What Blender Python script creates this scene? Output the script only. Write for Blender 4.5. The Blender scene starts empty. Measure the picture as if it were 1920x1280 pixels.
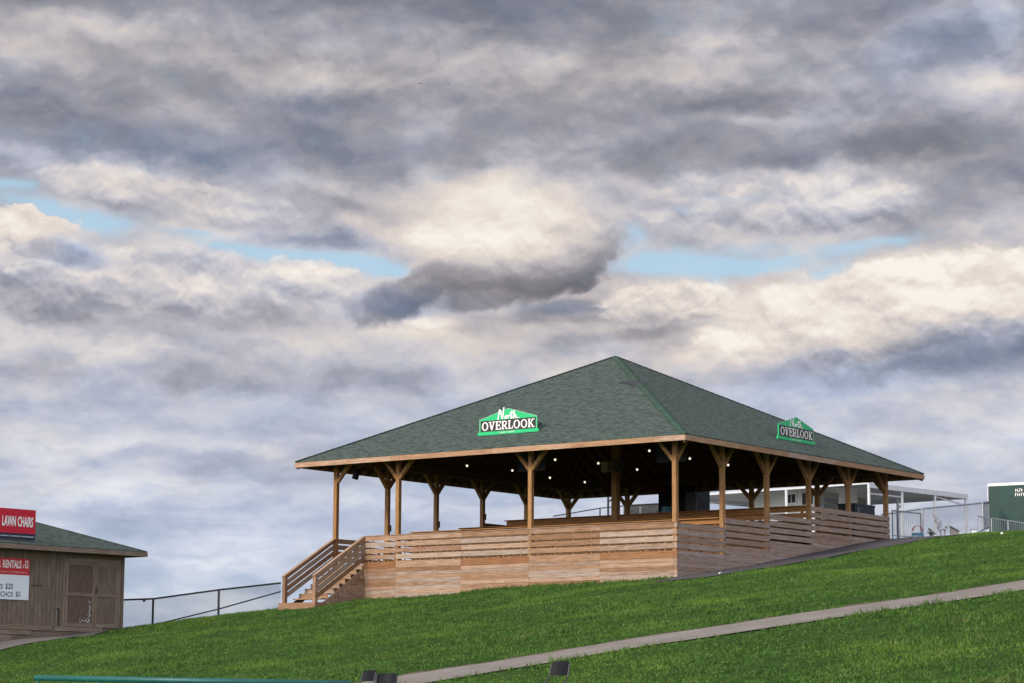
import bpy, bmesh, math, random
import numpy as np
from mathutils import Vector, Matrix
R_ = math.radians
sc = bpy.context.scene
col = sc.collection

# ------------------------------------------------------------------ camera (eye at the origin, looking up the hill)
FPX, PITCH, ROLL = 4438.9, 0.1491625, -0.0048588      # focal length in photo pixels (1920 wide), upward pitch, roll
cam_d = bpy.data.cameras.new("camera"); cam = bpy.data.objects.new("camera", cam_d); col.objects.link(cam)
cam_d.sensor_fit = 'HORIZONTAL'; cam_d.sensor_width = 36.0; cam_d.lens = FPX / 1920 * 36.0
cam_d.clip_start = 0.5; cam_d.clip_end = 6000
cam.matrix_world = Matrix.Rotation(math.pi / 2 + PITCH, 4, 'X') @ Matrix.Rotation(-ROLL, 4, 'Z')
sc.camera = cam

# ------------------------------------------------------------------ small node-expression helper
class E:
    def __init__(s, t, k): s.t = t; s.k = k
    def _m(s, op, *a, clamp=False):
        n = s.t.nodes.new('ShaderNodeMath'); n.operation = op; n.use_clamp = clamp
        for i, v in enumerate((s,) + a):
            if isinstance(v, E): s.t.links.new(v.k, n.inputs[i])
            else: n.inputs[i].default_value = float(v)
        return E(s.t, n.outputs[0])
    def __add__(s, o): return s._m('ADD', o)
    __radd__ = __add__
    def __sub__(s, o): return s._m('SUBTRACT', o)
    def __rsub__(s, o): return (s * -1) + o
    def __mul__(s, o): return s._m('MULTIPLY', o)
    __rmul__ = __mul__
    def __truediv__(s, o): return s._m('DIVIDE', o)
    def clamp(s): return s._m('ADD', 0.0, clamp=True)
    def step(s, a, b):
        n = s.t.nodes.new('ShaderNodeMapRange'); n.interpolation_type = 'SMOOTHSTEP'
        s.t.links.new(s.k, n.inputs[0]); n.inputs[1].default_value = a; n.inputs[2].default_value = b
        return E(s.t, n.outputs[0])
def comb(t, x, y, z=0.0):
    n = t.nodes.new('ShaderNodeCombineXYZ')
    for i, v in enumerate((x, y, z)):
        if isinstance(v, E): t.links.new(v.k, n.inputs[i])
        else: n.inputs[i].default_value = v
    return n.outputs[0]
def noise(t, vec, scale=1, detail=4, rough=.5, dist=0, dims='3D', lac=2):
    n = t.nodes.new('ShaderNodeTexNoise'); n.noise_dimensions = dims
    if vec is not None: t.links.new(vec, n.inputs['Vector'])
    n.inputs['Scale'].default_value = scale; n.inputs['Detail'].default_value = detail
    n.inputs['Roughness'].default_value = rough; n.inputs['Distortion'].default_value = dist
    n.inputs['Lacunarity'].default_value = lac
    return E(t, n.outputs['Fac'])
def ramp(t, fac, stops, interp='LINEAR'):
    n = t.nodes.new('ShaderNodeValToRGB'); n.color_ramp.interpolation = interp
    el = n.color_ramp.elements
    while len(el) < len(stops): el.new(0.5)
    for e, (p, c) in zip(el, stops): e.position = p; e.color = (*c, 1)
    t.links.new(fac.k if isinstance(fac, E) else fac, n.inputs[0]); return n.outputs[0]
def mixc(t, fac, a, b, mode='MIX'):
    n = t.nodes.new('ShaderNodeMix'); n.data_type = 'RGBA'; n.blend_type = mode; n.clamp_factor = True
    for i, v in ((0, fac), (6, a), (7, b)):
        if isinstance(v, E): t.links.new(v.k, n.inputs[i])
        elif isinstance(v, (int, float)): n.inputs[i].default_value = v
        elif isinstance(v, tuple): n.inputs[i].default_value = (*v, 1)
        else: t.links.new(v, n.inputs[i])
    return n.outputs[2]
def lin(r, g=None, b=None):
    if g is None: g = b = r
    f = lambda c: (c / 255 / 12.92) if c <= 10 else ((c / 255 + .055) / 1.055) ** 2.4
    return (f(r), f(g), f(b))

# ------------------------------------------------------------------ world: Nishita sky behind broken evening cloud
SUN_EL, SUN_AZ = R_(24), R_(222)          # azimuth clockwise from +Y: behind and to the left of the camera
w = bpy.data.worlds.new("World"); sc.world = w; w.use_nodes = True
t = w.node_tree; t.nodes.clear()
out = t.nodes.new('ShaderNodeOutputWorld'); bg = t.nodes.new('ShaderNodeBackground'); bg.inputs[1].default_value = 0.1
w.cycles.sampling_method = 'MANUAL'; w.cycles.sample_map_resolution = 512
EXPO = 0.75; EXPF = 2 ** EXPO
sv = Vector((math.sin(SUN_AZ) * math.cos(SUN_EL), math.cos(SUN_AZ) * math.cos(SUN_EL), math.sin(SUN_EL)))
t.links.new(bg.outputs[0], out.inputs[0])
sky = t.nodes.new('ShaderNodeTexSky'); sky.sky_type = 'NISHITA'; sky.sun_disc = False
sky.sun_elevation = SUN_EL; sky.sun_rotation = SUN_AZ; sky.altitude = 100; sky.dust_density = 1.5
tc = t.nodes.new('ShaderNodeTexCoord')
sep = t.nodes.new('ShaderNodeSeparateXYZ'); t.links.new(tc.outputs['Generated'], sep.inputs[0])
dx, dy, dz = (E(t, sep.outputs[i]) for i in range(3))
AZ = dx._m('ARCTAN2', dy); EL = dz._m('ARCSINE')
U = AZ * 44.39 + 9.6                     # 1 unit of U or V = 1.29 degrees of azimuth or elevation
V = 13.07 - EL * 44.39
base = comb(t, U, V)
wn = t.nodes.new('ShaderNodeTexNoise'); wn.noise_dimensions = '3D'; t.links.new(comb(t, U * .8, V * 1.25, 3.3), wn.inputs['Vector'])
wn.inputs['Scale'].default_value = 1.0; wn.inputs['Detail'].default_value = 7; wn.inputs['Roughness'].default_value = .58
ws = t.nodes.new('ShaderNodeSeparateXYZ'); t.links.new(wn.outputs['Color'], ws.inputs[0])
Uw = U + (E(t, ws.outputs[0]) - .5) * 1.4
Vw = V + (E(t, ws.outputs[1]) - .5) * 0.95
warp = comb(t, Uw, Vw)
Us = U + (E(t, ws.outputs[0]) - .5) * .7; Vs = V + (E(t, ws.outputs[1]) - .5) * .42
warps = comb(t, Us, Vs)
def blobs(uv, lst, pw=1):                 # the running total rides along as a squashed z, which keeps the shader's stack short
    tot = None
    for (cx, cy, rx, ry, ang, amp) in lst:
        m = t.nodes.new('ShaderNodeMapping'); m.vector_type = 'TEXTURE'
        m.inputs['Location'].default_value = (cx / 100, cy / 100, 0); m.inputs['Rotation'].default_value = (0, 0, R_(ang))
        m.inputs['Scale'].default_value = (rx / 100, ry / 100, 1e6); t.links.new(comb(t, uv[0], uv[1], 0.0 if tot is None else tot), m.inputs['Vector'])
        d = t.nodes.new('ShaderNodeVectorMath'); d.operation = 'DOT_PRODUCT'
        t.links.new(m.outputs[0], d.inputs[0]); t.links.new(m.outputs[0], d.inputs[1])
        r2 = E(t, d.outputs['Value'])
        if pw == 2: r2 = r2 * r2
        g = (r2 * -1.0)._m('EXPONENT')
        tot = g * amp if tot is None else g._m('MULTIPLY_ADD', amp, tot)
    return tot
SOFT = [
 (850,5,420,60,0,-.13),(40,0,240,50,-6,-.11),(90,90,240,50,0,.12),(620,110,300,60,0,.05),(650,165,260,25,0,.05),
 (330,130,120,40,0,-.02),(200,190,350,40,0,-.04),(150,250,520,50,0,-.07),(620,205,190,22,0,-.10),(260,300,330,28,1,-.10),
 (60,320,120,20,0,.05),(290,362,130,34,8,.11),(560,345,170,26,0,.09),(420,425,220,26,6,.07),(580,400,170,22,0,-.05),(620,470,130,16,2,-.12),
 (60,465,100,36,0,.12),(330,500,170,40,8,.07),(560,520,150,34,0,.09),(390,550,120,30,0,.10),(80,580,150,36,0,-.15),
 (400,606,160,24,4,-.13),(260,640,200,26,2,-.05),(660,640,260,30,0,.03),(140,662,280,20,2,.07),
 (900,410,150,75,0,.20),(930,350,130,34,0,.10),(1060,390,120,80,0,.13),(780,390,120,40,0,.04),
 (1250,560,120,34,0,.16),(1160,650,120,24,0,-.08),(1300,625,90,24,0,-.08),
 (1480,610,150,55,-12,.17),(1680,560,230,44,-8,.20),(1870,530,120,50,-4,.16),(1610,620,70,34,-20,-.07),
 (1500,700,260,24,-3,-.12),(1760,690,260,28,-9,-.20),(1930,650,80,24,0,-.12),
 (560,725,260,20,-4,-.09),(230,720,200,24,0,-.04),(420,770,220,16,2,.05),(240,860,220,16,0,-.07),(420,905,260,12,0,.05),
 (1750,765,160,16,0,.06),(1830,815,160,14,0,-.04),(1600,740,200,14,0,.03),(200,950,220,10,0,.05),(380,990,260,16,0,-.05),(330,1060,160,10,0,.06),
 (1320,60,90,55,20,.09),(1260,130,140,40,0,.07),(1015,130,50,28,10,.10),(1380,205,300,26,-6,-.10),(1080,260,110,30,0,.04),
 (1430,235,110,22,0,.08),(1870,190,70,50,-30,.13),(1650,230,150,22,-5,.04),(1780,110,180,40,-8,-.07),(1560,300,340,30,-6,-.10),(1250,300,130,20,-10,-.06),
 (1500,340,170,22,-4,.14),(1280,350,80,14,0,.14),(1660,385,100,24,0,.13),(1640,425,110,18,0,-.10),(1400,445,170,22,0,.07),(1880,320,110,60,0,-.05),(1850,430,110,30,0,.03),
]
CRISP = [
 (1090,575,110,14,-4,-.16),(805,608,50,12,0,.14),(20,530,60,14,0,-.12),
 (440,592,90,12,10,-.06),(1200,630,130,12,-6,-.08),(1040,600,120,14,0,-.08),(1885,60,40,60,-34,.12),(620,560,26,12,0,-.08),
]
def relief(u, v, su, sv_, z, det, rough, up):          # noise and the light it would catch from above: lit tops, shaded bases
    a = noise(t, comb(t, u * su, v * sv_, z), 1, det, rough); b = noise(t, comb(t, u * su + up * .12, v * sv_ - up, z), 1, max(1, det - 1), rough)
    return a, a - b
n_big = noise(t, comb(t, U * .24, V * .52, 1.7), 1, 3, .45, 0)
n_mid, s_mid = relief(Us, Vs, .55, .90, 5.1, 5, .50, .20)
n_fine, s_fine = relief(Us, Vs, 1.9, 2.2, 9.4, 4, .56, .22)
n_str = noise(t, comb(t, Us * .34, Vs * 1.5, 2.2), 1, 4, .52, .3)
low = (V / 13.2).step(.50, .66)                         # the thin layered cloud near the horizon
lowb = ramp(t, V / 13.2, [(0, (.565,)*3), (.12, (.62,)*3), (.25, (.60,)*3), (.36, (.71,)*3), (.46, (.74,)*3), (.54, (.71,)*3), (.66, (.73,)*3), (.80, (.79,)*3), (1, (.84,)*3)])
hi_ = 1 - low
L = E(t, lowb) + .035 + (n_big - .5) * .21 + (n_mid - .5) * (hi_ * .16 + .13) + s_mid * (hi_ * .26 + .14) + (n_fine - .5) * .07 + s_fine * .08 + (n_str - .5) * (low * .55 + .05)
L = L + blobs((Uw, Vw), SOFT) + blobs((Us, Vs), CRISP, 2)
rag = (n_fine - .5) * 1.3 + (n_mid - .5) * .8
def puff(cx, cy, rx, ry, ang, lo, hi):
    rg_ = .55 if rx > 130 else 1.0
    m = t.nodes.new('ShaderNodeMapping'); m.vector_type = 'TEXTURE'
    m.inputs['Location'].default_value = (cx / 100, cy / 100, 0); m.inputs['Rotation'].default_value = (0, 0, R_(ang)); m.inputs['Scale'].default_value = (rx / 100, ry / 100, 1e6)
    t.links.new(comb(t, Us, Vs, L), m.inputs['Vector']); s = t.nodes.new('ShaderNodeSeparateXYZ'); t.links.new(m.outputs[0], s.inputs[0])
    x, y = E(t, s.outputs[0]), E(t, s.outputs[1]); r2 = x * x + y * y
    return x, y, ((r2 * (r2 * .5 + .5) * -1.0)._m('EXPONENT') + rag * rg_).step(lo, hi) * r2.step(2.6, 1.4)
sh = s_mid * .6 + s_fine * .32 + (n_fine - .5) * .12
masks = []
def lay(L, x, y, m, Lp): masks.append(m); return L + (Lp - L) * m
x, y, m = puff(330, 545, 330, 66, 4, .30, .62);    L = lay(L, x, y, m * .75, .84 + sh * 1.2 + (n_mid - .5) * .20 - y.step(.0, .9) * .20)
x, y, m = puff(90, 585, 150, 52, 3, .30, .70);     L = lay(L, x, y, m * .75, .72 + sh * 1.1 - y.step(-.4, .7) * .14)
x, y, m = puff(300, 388, 270, 46, 8, .30, .70);    L = lay(L, x, y, m * .70, .84 + sh * 1.1 - y.step(-.1, .9) * .20)
x, y, m = puff(1500, 400, 270, 56, -3, .30, .70);  L = lay(L, x, y, m * .70, .83 + sh * 1.2 + (n_mid - .5) * .25 - y.step(.0, .9) * .14)
x, y, m = puff(570, 535, 120, 40, 5, .32, .62);    L = lay(L, x, y, m * .75, .86 + sh * 1.1 - y.step(.1, .9) * .16)
x, y, m = puff(1700, 588, 400, 92, -9, .28, .50);  L = lay(L, x, y, m, .93 + sh - y.step(.15, .95) * .34 - x.step(-.1, -.9) * .03 + (n_mid - .5) * .25)
x, y, m = puff(1250, 575, 150, 48, -2, .35, .62);  L = lay(L, x, y, m, .88 + sh * 1.3 - y.step(.2, 1.0) * .22)
x, y, m = puff(968, 468, 215, 118, -7, .33, .60); m = m * (1 - y.step(-.25, -.95) * .85) * (1 - x.step(-.55, -1.05) * .5);   L = lay(L, x, y, m, .95 + sh * .8 - x.step(.0, 1.0) * .18 - y.step(-.25, .85) * .50 - x.step(-.2, -1.0) * y.step(-.4, .5) * .16)
x, y, m = puff(745, 566, 120, 46, -20, .20, .85);  L = lay(L, x, y, m, .57 + sh * .8 - y.step(-.4, .8) * .12)
x, y, m = puff(900, 570, 120, 24, -4, .25, .95);   L = lay(L, x, y, m, .54 + sh * .6)
x, y, m = puff(60, 465, 100, 48, 18, .36, .52);    L = lay(L, x, y, m, .90 + sh - y.step(.0, 1.0) * .18)
x, y, m = puff(125, 505, 90, 26, 14, .25, 1.1);  L = lay(L, x, y, m * .8, .58 + sh * .7)
PM = masks[0]
for q_ in masks[1:]: PM = PM._m('MAXIMUM', q_)
COOL = [(250,310,380,40,0,.5),(1800,100,160,60,-8,.7),(720,580,90,36,0,.7),(140,505,60,25,0,.8),(1750,690,300,36,-8,.8),(620,470,150,20,0,.7),
        (1090,575,120,18,0,.7),(900,780,2000,80,0,.35),(900,960,2400,130,0,.55),(900,1150,2400,120,0,1.0),(1160,650,120,30,0,.4),(620,205,200,24,0,.3)]
WARM = [(900,440,220,90,0,-.8),(1600,580,420,80,-8,-.8),(1240,570,140,40,0,-.6),(60,450,90,40,0,-.5),(280,365,140,34,0,-.3),(650,150,350,60,0,-.35),(150,110,250,40,0,-.35),(1200,150,260,50,0,-.4),(960,545,240,30,0,-.5),(860,620,300,40,0,-.3)]
C = (blobs((Uw, Vw), COOL + WARM) + .36 + (n_mid - .5) * .7 - s_mid * 1.2 - (L - .7) * .5).clamp()
warmr = ramp(t, L, [(.30, lin(104,104,110)), (.50, lin(134,131,136)), (.62, lin(162,158,163)), (.74, lin(197,190,191)), (.86, lin(227,216,208)), (1.0, lin(250,242,232))])
coolr = ramp(t, L, [(.30, lin(96,107,128)), (.50, lin(124,133,154)), (.62, lin(150,157,176)), (.74, lin(178,188,211)), (.86, lin(208,215,231)), (1.0, lin(238,240,245))])
cloud = mixc(t, C, warmr, coolr)
HOLE = [(10,372,60,10,4,1.0),(110,425,125,24,12,1.3),(175,440,60,14,0,.5),(360,450,60,7,6,.8),(440,480,120,13,10,1.0),(560,498,130,11,3,.8),(478,542,26,14,-40,.6),
        (690,505,90,18,6,1.35),(800,455,26,18,-40,.5),(1185,445,36,26,0,1.0),(1375,383,70,9,3,.6),(1290,402,60,9,0,.5),(1380,505,190,22,0,1.25),(1230,500,60,20,0,.9),
        (1640,470,110,13,-8,.9),(1350,545,22,22,30,.7),(1555,528,70,10,-14,.6),(1450,470,140,14,0,.5),(800,340,40,10,0,.4),
        (840,920,400,18,0,.35),(150,1160,700,60,0,.35),(1640,870,200,20,0,.3)]
H = (blobs((Us, Vs), HOLE) * 1.35 - rag * .95 + (n_str - .5) * .8).step(.05, 1.6) * (1 - PM)
hsky = mixc(t, .82, sky.outputs[0], tuple(10 * c / EXPF for c in lin(176,208,229)))
cl10 = t.nodes.new('ShaderNodeVectorMath'); cl10.operation = 'SCALE'; t.links.new(cloud, cl10.inputs[0]); cl10.inputs['Scale'].default_value = 10 / EXPF
lowblue = low * (.70 - L).step(-.06, .16) * .16 + (V / 13.2).step(.70, .88) * (.80 - L).step(-.12, .12) * .32
fin = mixc(t, (H * .92)._m('MAXIMUM', lowblue), cl10.outputs[0], hsky)
# added fill: unseen sky brightened to light the scene, most towards the sun
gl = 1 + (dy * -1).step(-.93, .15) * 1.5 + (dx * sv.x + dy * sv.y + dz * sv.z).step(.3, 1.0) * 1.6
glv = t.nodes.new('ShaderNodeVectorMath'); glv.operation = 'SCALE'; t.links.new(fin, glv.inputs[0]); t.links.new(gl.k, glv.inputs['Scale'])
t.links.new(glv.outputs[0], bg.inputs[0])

# ------------------------------------------------------------------ sun: veiled by cloud, soft-edged
sd = bpy.data.lights.new("sun", 'SUN'); sd.energy = 2.0; sd.angle = R_(14); sd.color = (1, .86, .70)
sun = bpy.data.objects.new("sun", sd); col.objects.link(sun)
sv = Vector((math.sin(SUN_AZ) * math.cos(SUN_EL), math.cos(SUN_AZ) * math.cos(SUN_EL), math.sin(SUN_EL)))
sun.rotation_euler = sv.to_track_quat('Z', 'Y').to_euler()
sc.view_settings.view_transform = 'Standard'; sc.view_settings.look = 'None'
sc.view_settings.exposure = EXPO; sc.view_settings.gamma = 1.0

# ------------------------------------------------------------------ coordinates
rng = np.random.default_rng(7); random.seed(7)
PSI = 0.6399221; N2 = np.array([5.8703, 84.5756]); ZRAIL = 6.2201; ZB = 4.27
dL = np.array([-math.cos(PSI), math.sin(PSI)]); dR = np.array([math.sin(PSI), math.cos(PSI)])
def ray(px, py):                          # direction of a line of sight, for placing far things at a chosen distance
    du, dv = px - 960, py - 640
    u = du * math.cos(ROLL) + dv * math.sin(ROLL); v = -du * math.sin(ROLL) + dv * math.cos(ROLL)
    y, z = 1.0, -v / FPX
    return np.array([u / FPX, y * math.cos(PITCH) - z * math.sin(PITCH), y * math.sin(PITCH) + z * math.cos(PITCH)])
def at(px, py, Y): r = ray(px, py); return Vector(r * Y / r[1])
def on_t(px, py, tt):                     # point on the pavilion-parallel plane t = tt -> (t, s, z local to the pavilion)
    r = ray(px, py); k = (tt + N2 @ dR) / (r[:2] @ dR); P = k * r; q = P[:2] - N2
    return Vector((q @ dR, q @ dL, P[2] - ZB))
def on_s(px, py, ss):
    r = ray(px, py); k = (ss + N2 @ dL) / (r[:2] @ dL); P = k * r; q = P[:2] - N2
    return Vector((q @ dR, q @ dL, P[2] - ZB))
def st(X, Y): return (X - N2[0]) * dL[0] + (Y - N2[1]) * dL[1], (X - N2[0]) * dR[0] + (Y - N2[1]) * dR[1]
def pav(tt, ss, z): p = N2 + tt * dR + ss * dL; return Vector((p[0], p[1], z + ZB))   # pavilion coordinates -> world
_w = [(rng.uniform(-1, 1) * f, rng.uniform(-1, 1) * f, rng.uniform(0, 6.28), a) for f, a in [(.5, .05), (.8, .05), (1.3, .03), (2.1, .018), (3.2, .012), (4.5, .008)] for _ in range(4)]
PXK, PYK = [-60, -20, -2.5, 2.35, 9.9, 13.1, 20, 60], [26, 46.0, 55.1, 57.25, 59.75, 61.0, 63.5, 78]
def path_mid(X): return np.interp(X, PXK, PYK)
BUMP = .42                                # low swell under the nearest chair
def height(X, Y):                         # the hillside
    X = np.asarray(X, float); Y = np.asarray(Y, float)
    yc = np.interp(X, [-60, -26, -20, -14.9, -11.3, -9.2, -5, 14.6, 17.2, 19.4, 24, 60], [98, 94.5, 93.2, 91.9, 92.2, 94.4, 97, 97.5, 92.8, 90.8, 89, 86])
    yy = np.minimum(Y, yc)
    s, tt = st(X, yy)
    z = ZB + .138 * tt - .037 * s - .0005 * np.minimum(tt, 0) ** 2
    z = z + .30 * np.exp(-(((X + 19.2) / 3.0) ** 2 + ((Y - 87.5) / 3.0) ** 2))
    z = z + BUMP * np.exp(-((X - .8) / 2.2) ** 2 - ((Y - 44.5) / 2.6) ** 2)
    slope = np.interp(X, [-30, -5, 14, 18, 40], [-.03, -.02, .03, .052, .045])
    over = np.maximum(Y - yc, 0)
    z = z + slope * np.minimum(over, 60) - .03 * np.maximum(over - 60, 0)
    m = np.zeros_like(z)
    for (fx, fy, ph, a) in _w: m += a * np.sin(fx * X + fy * Y + ph)
    z = z + m * np.where(np.abs(Y - path_mid(X)) < 2.5, .12, .35)
    s0, t0 = st(X, Y)                      # under the deck the soil is cut away
    ins = (s0 > .2) & (s0 < 17) & (t0 > .2) & (t0 < 17)
    lvl = ZRAIL - 1.07 + np.interp(t0, [0, 3.1, 3.3, 6.3, 6.5, 9.5, 9.7], [0, 0, .35, .35, .70, .70, 1.22]) - .45
    z = np.where(ins, np.minimum(z, lvl), z)
    k = 1.5
    return np.logaddexp(z * k, -1.7 * k) / k     # levels out under the photographer
def ground_hit(px, py):
    r = ray(px, py)
    for Y in np.arange(30, 170, .05):
        P = r * Y / r[1]
        if P[2] < float(height(P[0], P[1])): return Vector(P)
ASF_T, ASF_S = [-2.2, -1.2, 1.0, 5.1, 10, 12.7, 16, 22, 40], [-.2, -2.0, -2.6, -2.8, -3.9, -4.6, -5.0, -5.5, -6]   # outer edge of the tarmac beside the pavilion
# ------------------------------------------------------------------ mesh builder
class MB:
    def __init__(s): s.v = []; s.f = []; s.uv = []; s.r = []; s.m = []
    def face(s, pts, uv=None, r=None, m=0):
        b = len(s.v); s.v += [tuple(p) for p in pts]; s.f.append(tuple(range(b, b + len(pts))))
        s.uv.append(uv or [(p[0], p[2]) for p in pts]); s.r.append(random.random() if r is None else r); s.m.append(m)
    def box(s, lo, hi, M=None, m=0, r=None):
        lo = Vector(lo); hi = Vector(hi); d = hi - lo; ax = max(range(3), key=lambda i: abs(d[i]))
        r = random.random() if r is None else r; ou, ov = random.uniform(0, 40), random.uniform(0, 40)
        c = [Vector((hi.x if i & 1 else lo.x, hi.y if i & 2 else lo.y, hi.z if i & 4 else lo.z)) for i in range(8)]
        b = len(s.v); s.v += [tuple((M @ p) if M else p) for p in c]
        for q in ((0, 2, 3, 1), (4, 5, 7, 6), (0, 1, 5, 4), (2, 6, 7, 3), (0, 4, 6, 2), (1, 3, 7, 5)):
            s.f.append(tuple(b + i for i in q)); s.r.append(r); s.m.append(m)
            oth = [i for i in range(3) if i != ax]
            s.uv.append([(c[i][ax] + ou, c[i][oth[0]] + c[i][oth[1]] + ov) for i in q])
    def beam(s, p0, p1, w, h, up=(0, 0, 1), m=0, r=None):
        p0 = Vector(p0); p1 = Vector(p1); x = (p1 - p0); L = x.length; x.normalize()
        y = Vector(up).cross(x)
        if y.length < 1e-4: y = Vector((0, 1, 0)).cross(x)
        y.normalize(); z = x.cross(y)
        M = Matrix.Translation(p0) @ Matrix((x, y, z)).transposed().to_4x4()
        s.box((0, -w / 2, -h / 2), (L, w / 2, h / 2), M, m, r)
    def tube(s, p0, p1, r, n=8, m=0, r1=None):
        p0 = Vector(p0); p1 = Vector(p1); x = (p1 - p0).normalized(); a = x.orthogonal().normalized(); bb = x.cross(a); r1 = r if r1 is None else r1
        b = len(s.v)
        for i in range(n):
            c = a * math.cos(6.28318 * i / n) + bb * math.sin(6.28318 * i / n)
            s.v.append(tuple(p0 + c * r)); s.v.append(tuple(p1 + c * r1))
        for i in range(n):
            j = (i + 1) % n; s.f.append((b + 2 * i, b + 2 * j, b + 2 * j + 1, b + 2 * i + 1))
        s.f.append(tuple(b + 2 * i for i in reversed(range(n)))); s.f.append(tuple(b + 2 * i + 1 for i in range(n)))
        L = (p1 - p0).length
        for i in range(n): s.uv.append([(0, i / n), (0, (i + 1) / n), (L, (i + 1) / n), (L, i / n)])
        s.uv += [[(0, 0)] * n, [(0, 0)] * n]; rr = random.random(); s.r += [rr] * (n + 2); s.m += [m] * (n + 2)
    def pipe(s, pts, r, n=8, m=0):
        for a, b in zip(pts, pts[1:]): s.tube(a, b, r, n, m)
    def prism(s, poly, y0, y1, m=0, r=None):      # polygon in x,z pushed from y0 to y1
        n = len(poly); r = random.random() if r is None else r
        s.face([(x, y0, z) for x, z in poly], [(x, z) for x, z in poly], r, m)
        s.face([(x, y1, z) for x, z in reversed(poly)], [(x, z) for x, z in reversed(poly)], r, m)
        for i in range(n):
            (x0, z0), (x1, z1) = poly[i], poly[(i + 1) % n]
            s.face([(x1, y0, z1), (x0, y0, z0), (x0, y1, z0), (x1, y1, z1)], None, r, m)
    def sphere(s, c, r, n=10, k=6, m=0):
        c = Vector(c)
        for i in range(k):
            a0, a1 = math.pi * i / k, math.pi * (i + 1) / k
            for j in range(n):
                b0, b1 = 6.28318 * j / n, 6.28318 * (j + 1) / n
                P = lambda a, b: c + Vector((math.sin(a) * math.cos(b), math.sin(a) * math.sin(b), math.cos(a))) * r
                q = [P(a0, b0), P(a1, b0), P(a1, b1), P(a0, b1)]
                if i == 0: q = q[1:] if False else [q[0], q[1], q[2]]
                elif i == k - 1: q = [q[0], q[1], q[3]]
                s.face(q, [(0, 0)] * len(q), .5, m)
    def build(s, name, mats, parent=None, smooth=False, loc=None):
        me = bpy.data.meshes.new(name); me.from_pydata(s.v, [], s.f)
        uvl = me.uv_layers.new(name='UVMap'); uvl.data.foreach_set('uv', np.array([c for f in s.uv for c in f], 'f').ravel())
        at_ = me.attributes.new('rnd', 'FLOAT', 'FACE'); at_.data.foreach_set('value', np.array(s.r, 'f'))
        for mm in (mats if isinstance(mats, (list, tuple)) else [mats]): me.materials.append(mm)
        me.polygons.foreach_set('material_index', np.array(s.m, 'i'))
        if smooth: me.polygons.foreach_set('use_smooth', np.ones(len(s.f), bool))
        me.update(); o = bpy.data.objects.new(name, me); col.objects.link(o); o.parent = parent
        if loc is not None: o.location = loc
        return o
def tag(o, label=None, cat=None, group=None, kind=None):
    for k, v in (('label', label), ('category', cat), ('group', group), ('kind', kind)):
        if v: o[k] = v
    return o
def empty(name, loc, rz=0, label=None, cat=None, group=None):
    o = bpy.data.objects.new(name, None); col.objects.link(o); o.location = loc; o.rotation_euler = (0, 0, rz); o.empty_display_size = .3
    return tag(o, label, cat, group)
def copy_tree(o, parent=None):
    c = o.copy(); col.objects.link(c); c.parent = parent
    for ch in list(o.children): copy_tree(ch, c)
    return c

# ------------------------------------------------------------------ materials
def mat(name):
    m = bpy.data.materials.new(name); m.use_nodes = True; t = m.node_tree; t.nodes.clear()
    o = t.nodes.new('ShaderNodeOutputMaterial'); b = t.nodes.new('ShaderNodeBsdfPrincipled'); t.links.new(b.outputs[0], o.inputs[0])
    return m, t, b
def attr(t, n='rnd'):
    a = t.nodes.new('ShaderNodeAttribute'); a.attribute_name = n; return E(t, a.outputs['Fac'])
def uvnode(t): return t.nodes.new('ShaderNodeUVMap').outputs[0]
def scalev(t, v, sx, sy, sz=1):
    m = t.nodes.new('ShaderNodeVectorMath'); m.operation = 'MULTIPLY'; t.links.new(v, m.inputs[0]); m.inputs[1].default_value = (sx, sy, sz); return m.outputs[0]
def objc(t): return t.nodes.new('ShaderNodeTexCoord').outputs['Object']
def bump(t, b, h, strength=.3, dist=.01):
    n = t.nodes.new('ShaderNodeBump'); n.inputs['Strength'].default_value = strength; n.inputs['Distance'].default_value = dist
    t.links.new(h.k, n.inputs['Height']); t.links.new(n.outputs[0], b.inputs['Normal'])
def simple(name, c, rough=.6, metal=0, var=.12, scale=3, spec=.4):
    m, t, b = mat(name); n = noise(t, objc(t), scale, 5, .6)
    k = tuple(min(1, x * (1 + var)) for x in c); d = tuple(x * (1 - var * 1.5) for x in c)
    t.links.new(ramp(t, n, [(.3, d), (.7, k)]), b.inputs['Base Color']); b.inputs['Roughness'].default_value = rough
    b.inputs['Metallic'].default_value = metal; b.inputs['Specular IOR Level'].default_value = spec
    return m
def wood(name, tints, grey=None, greyamt=.3, rough=.8):
    m, t, b = mat(name); uv = uvnode(t); r = attr(t)
    c = ramp(t, r, [(i / max(1, len(tints) - 1), x) for i, x in enumerate(tints)])
    g = noise(t, scalev(t, uv, 1.6, 26), 1, 5, .6, .4)
    g2 = noise(t, scalev(t, uv, .7, 2.5), 1, 4, .6)
    if grey: c = mixc(t, ((g2 + g * .6 + r * .4 - 1.0) * 2.2 + greyamt).clamp(), c, grey)
    c = mixc(t, (g * 2.0 - .50).clamp(), mixc(t, 1.0, c, (.40, .34, .30), 'MULTIPLY'), c)
    vo = t.nodes.new('ShaderNodeTexVoronoi'); t.links.new(scalev(t, uv, 2.2, 7), vo.inputs['Vector']); vo.inputs['Scale'].default_value = 1
    kn = E(t, vo.outputs['Distance']).step(.17, .08)
    c = mixc(t, kn * .55, c, tuple(x * .35 for x in tints[0]))
    t.links.new(c, b.inputs['Base Color']); b.inputs['Roughness'].default_value = rough; b.inputs['Specular IOR Level'].default_value = .25
    bump(t, b, g, .5, .006); return m
M = {}
M['plank'] = wood('weathered_plank', [(.30,.175,.100), (.42,.275,.175), (.50,.355,.250), (.34,.195,.11), (.42,.35,.285), (.56,.425,.32)], (.44,.37,.32), .10)
M['plank_deep'] = wood('fresh_plank', [(.31,.155,.070), (.37,.20,.10), (.34,.175,.08)])
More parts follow.
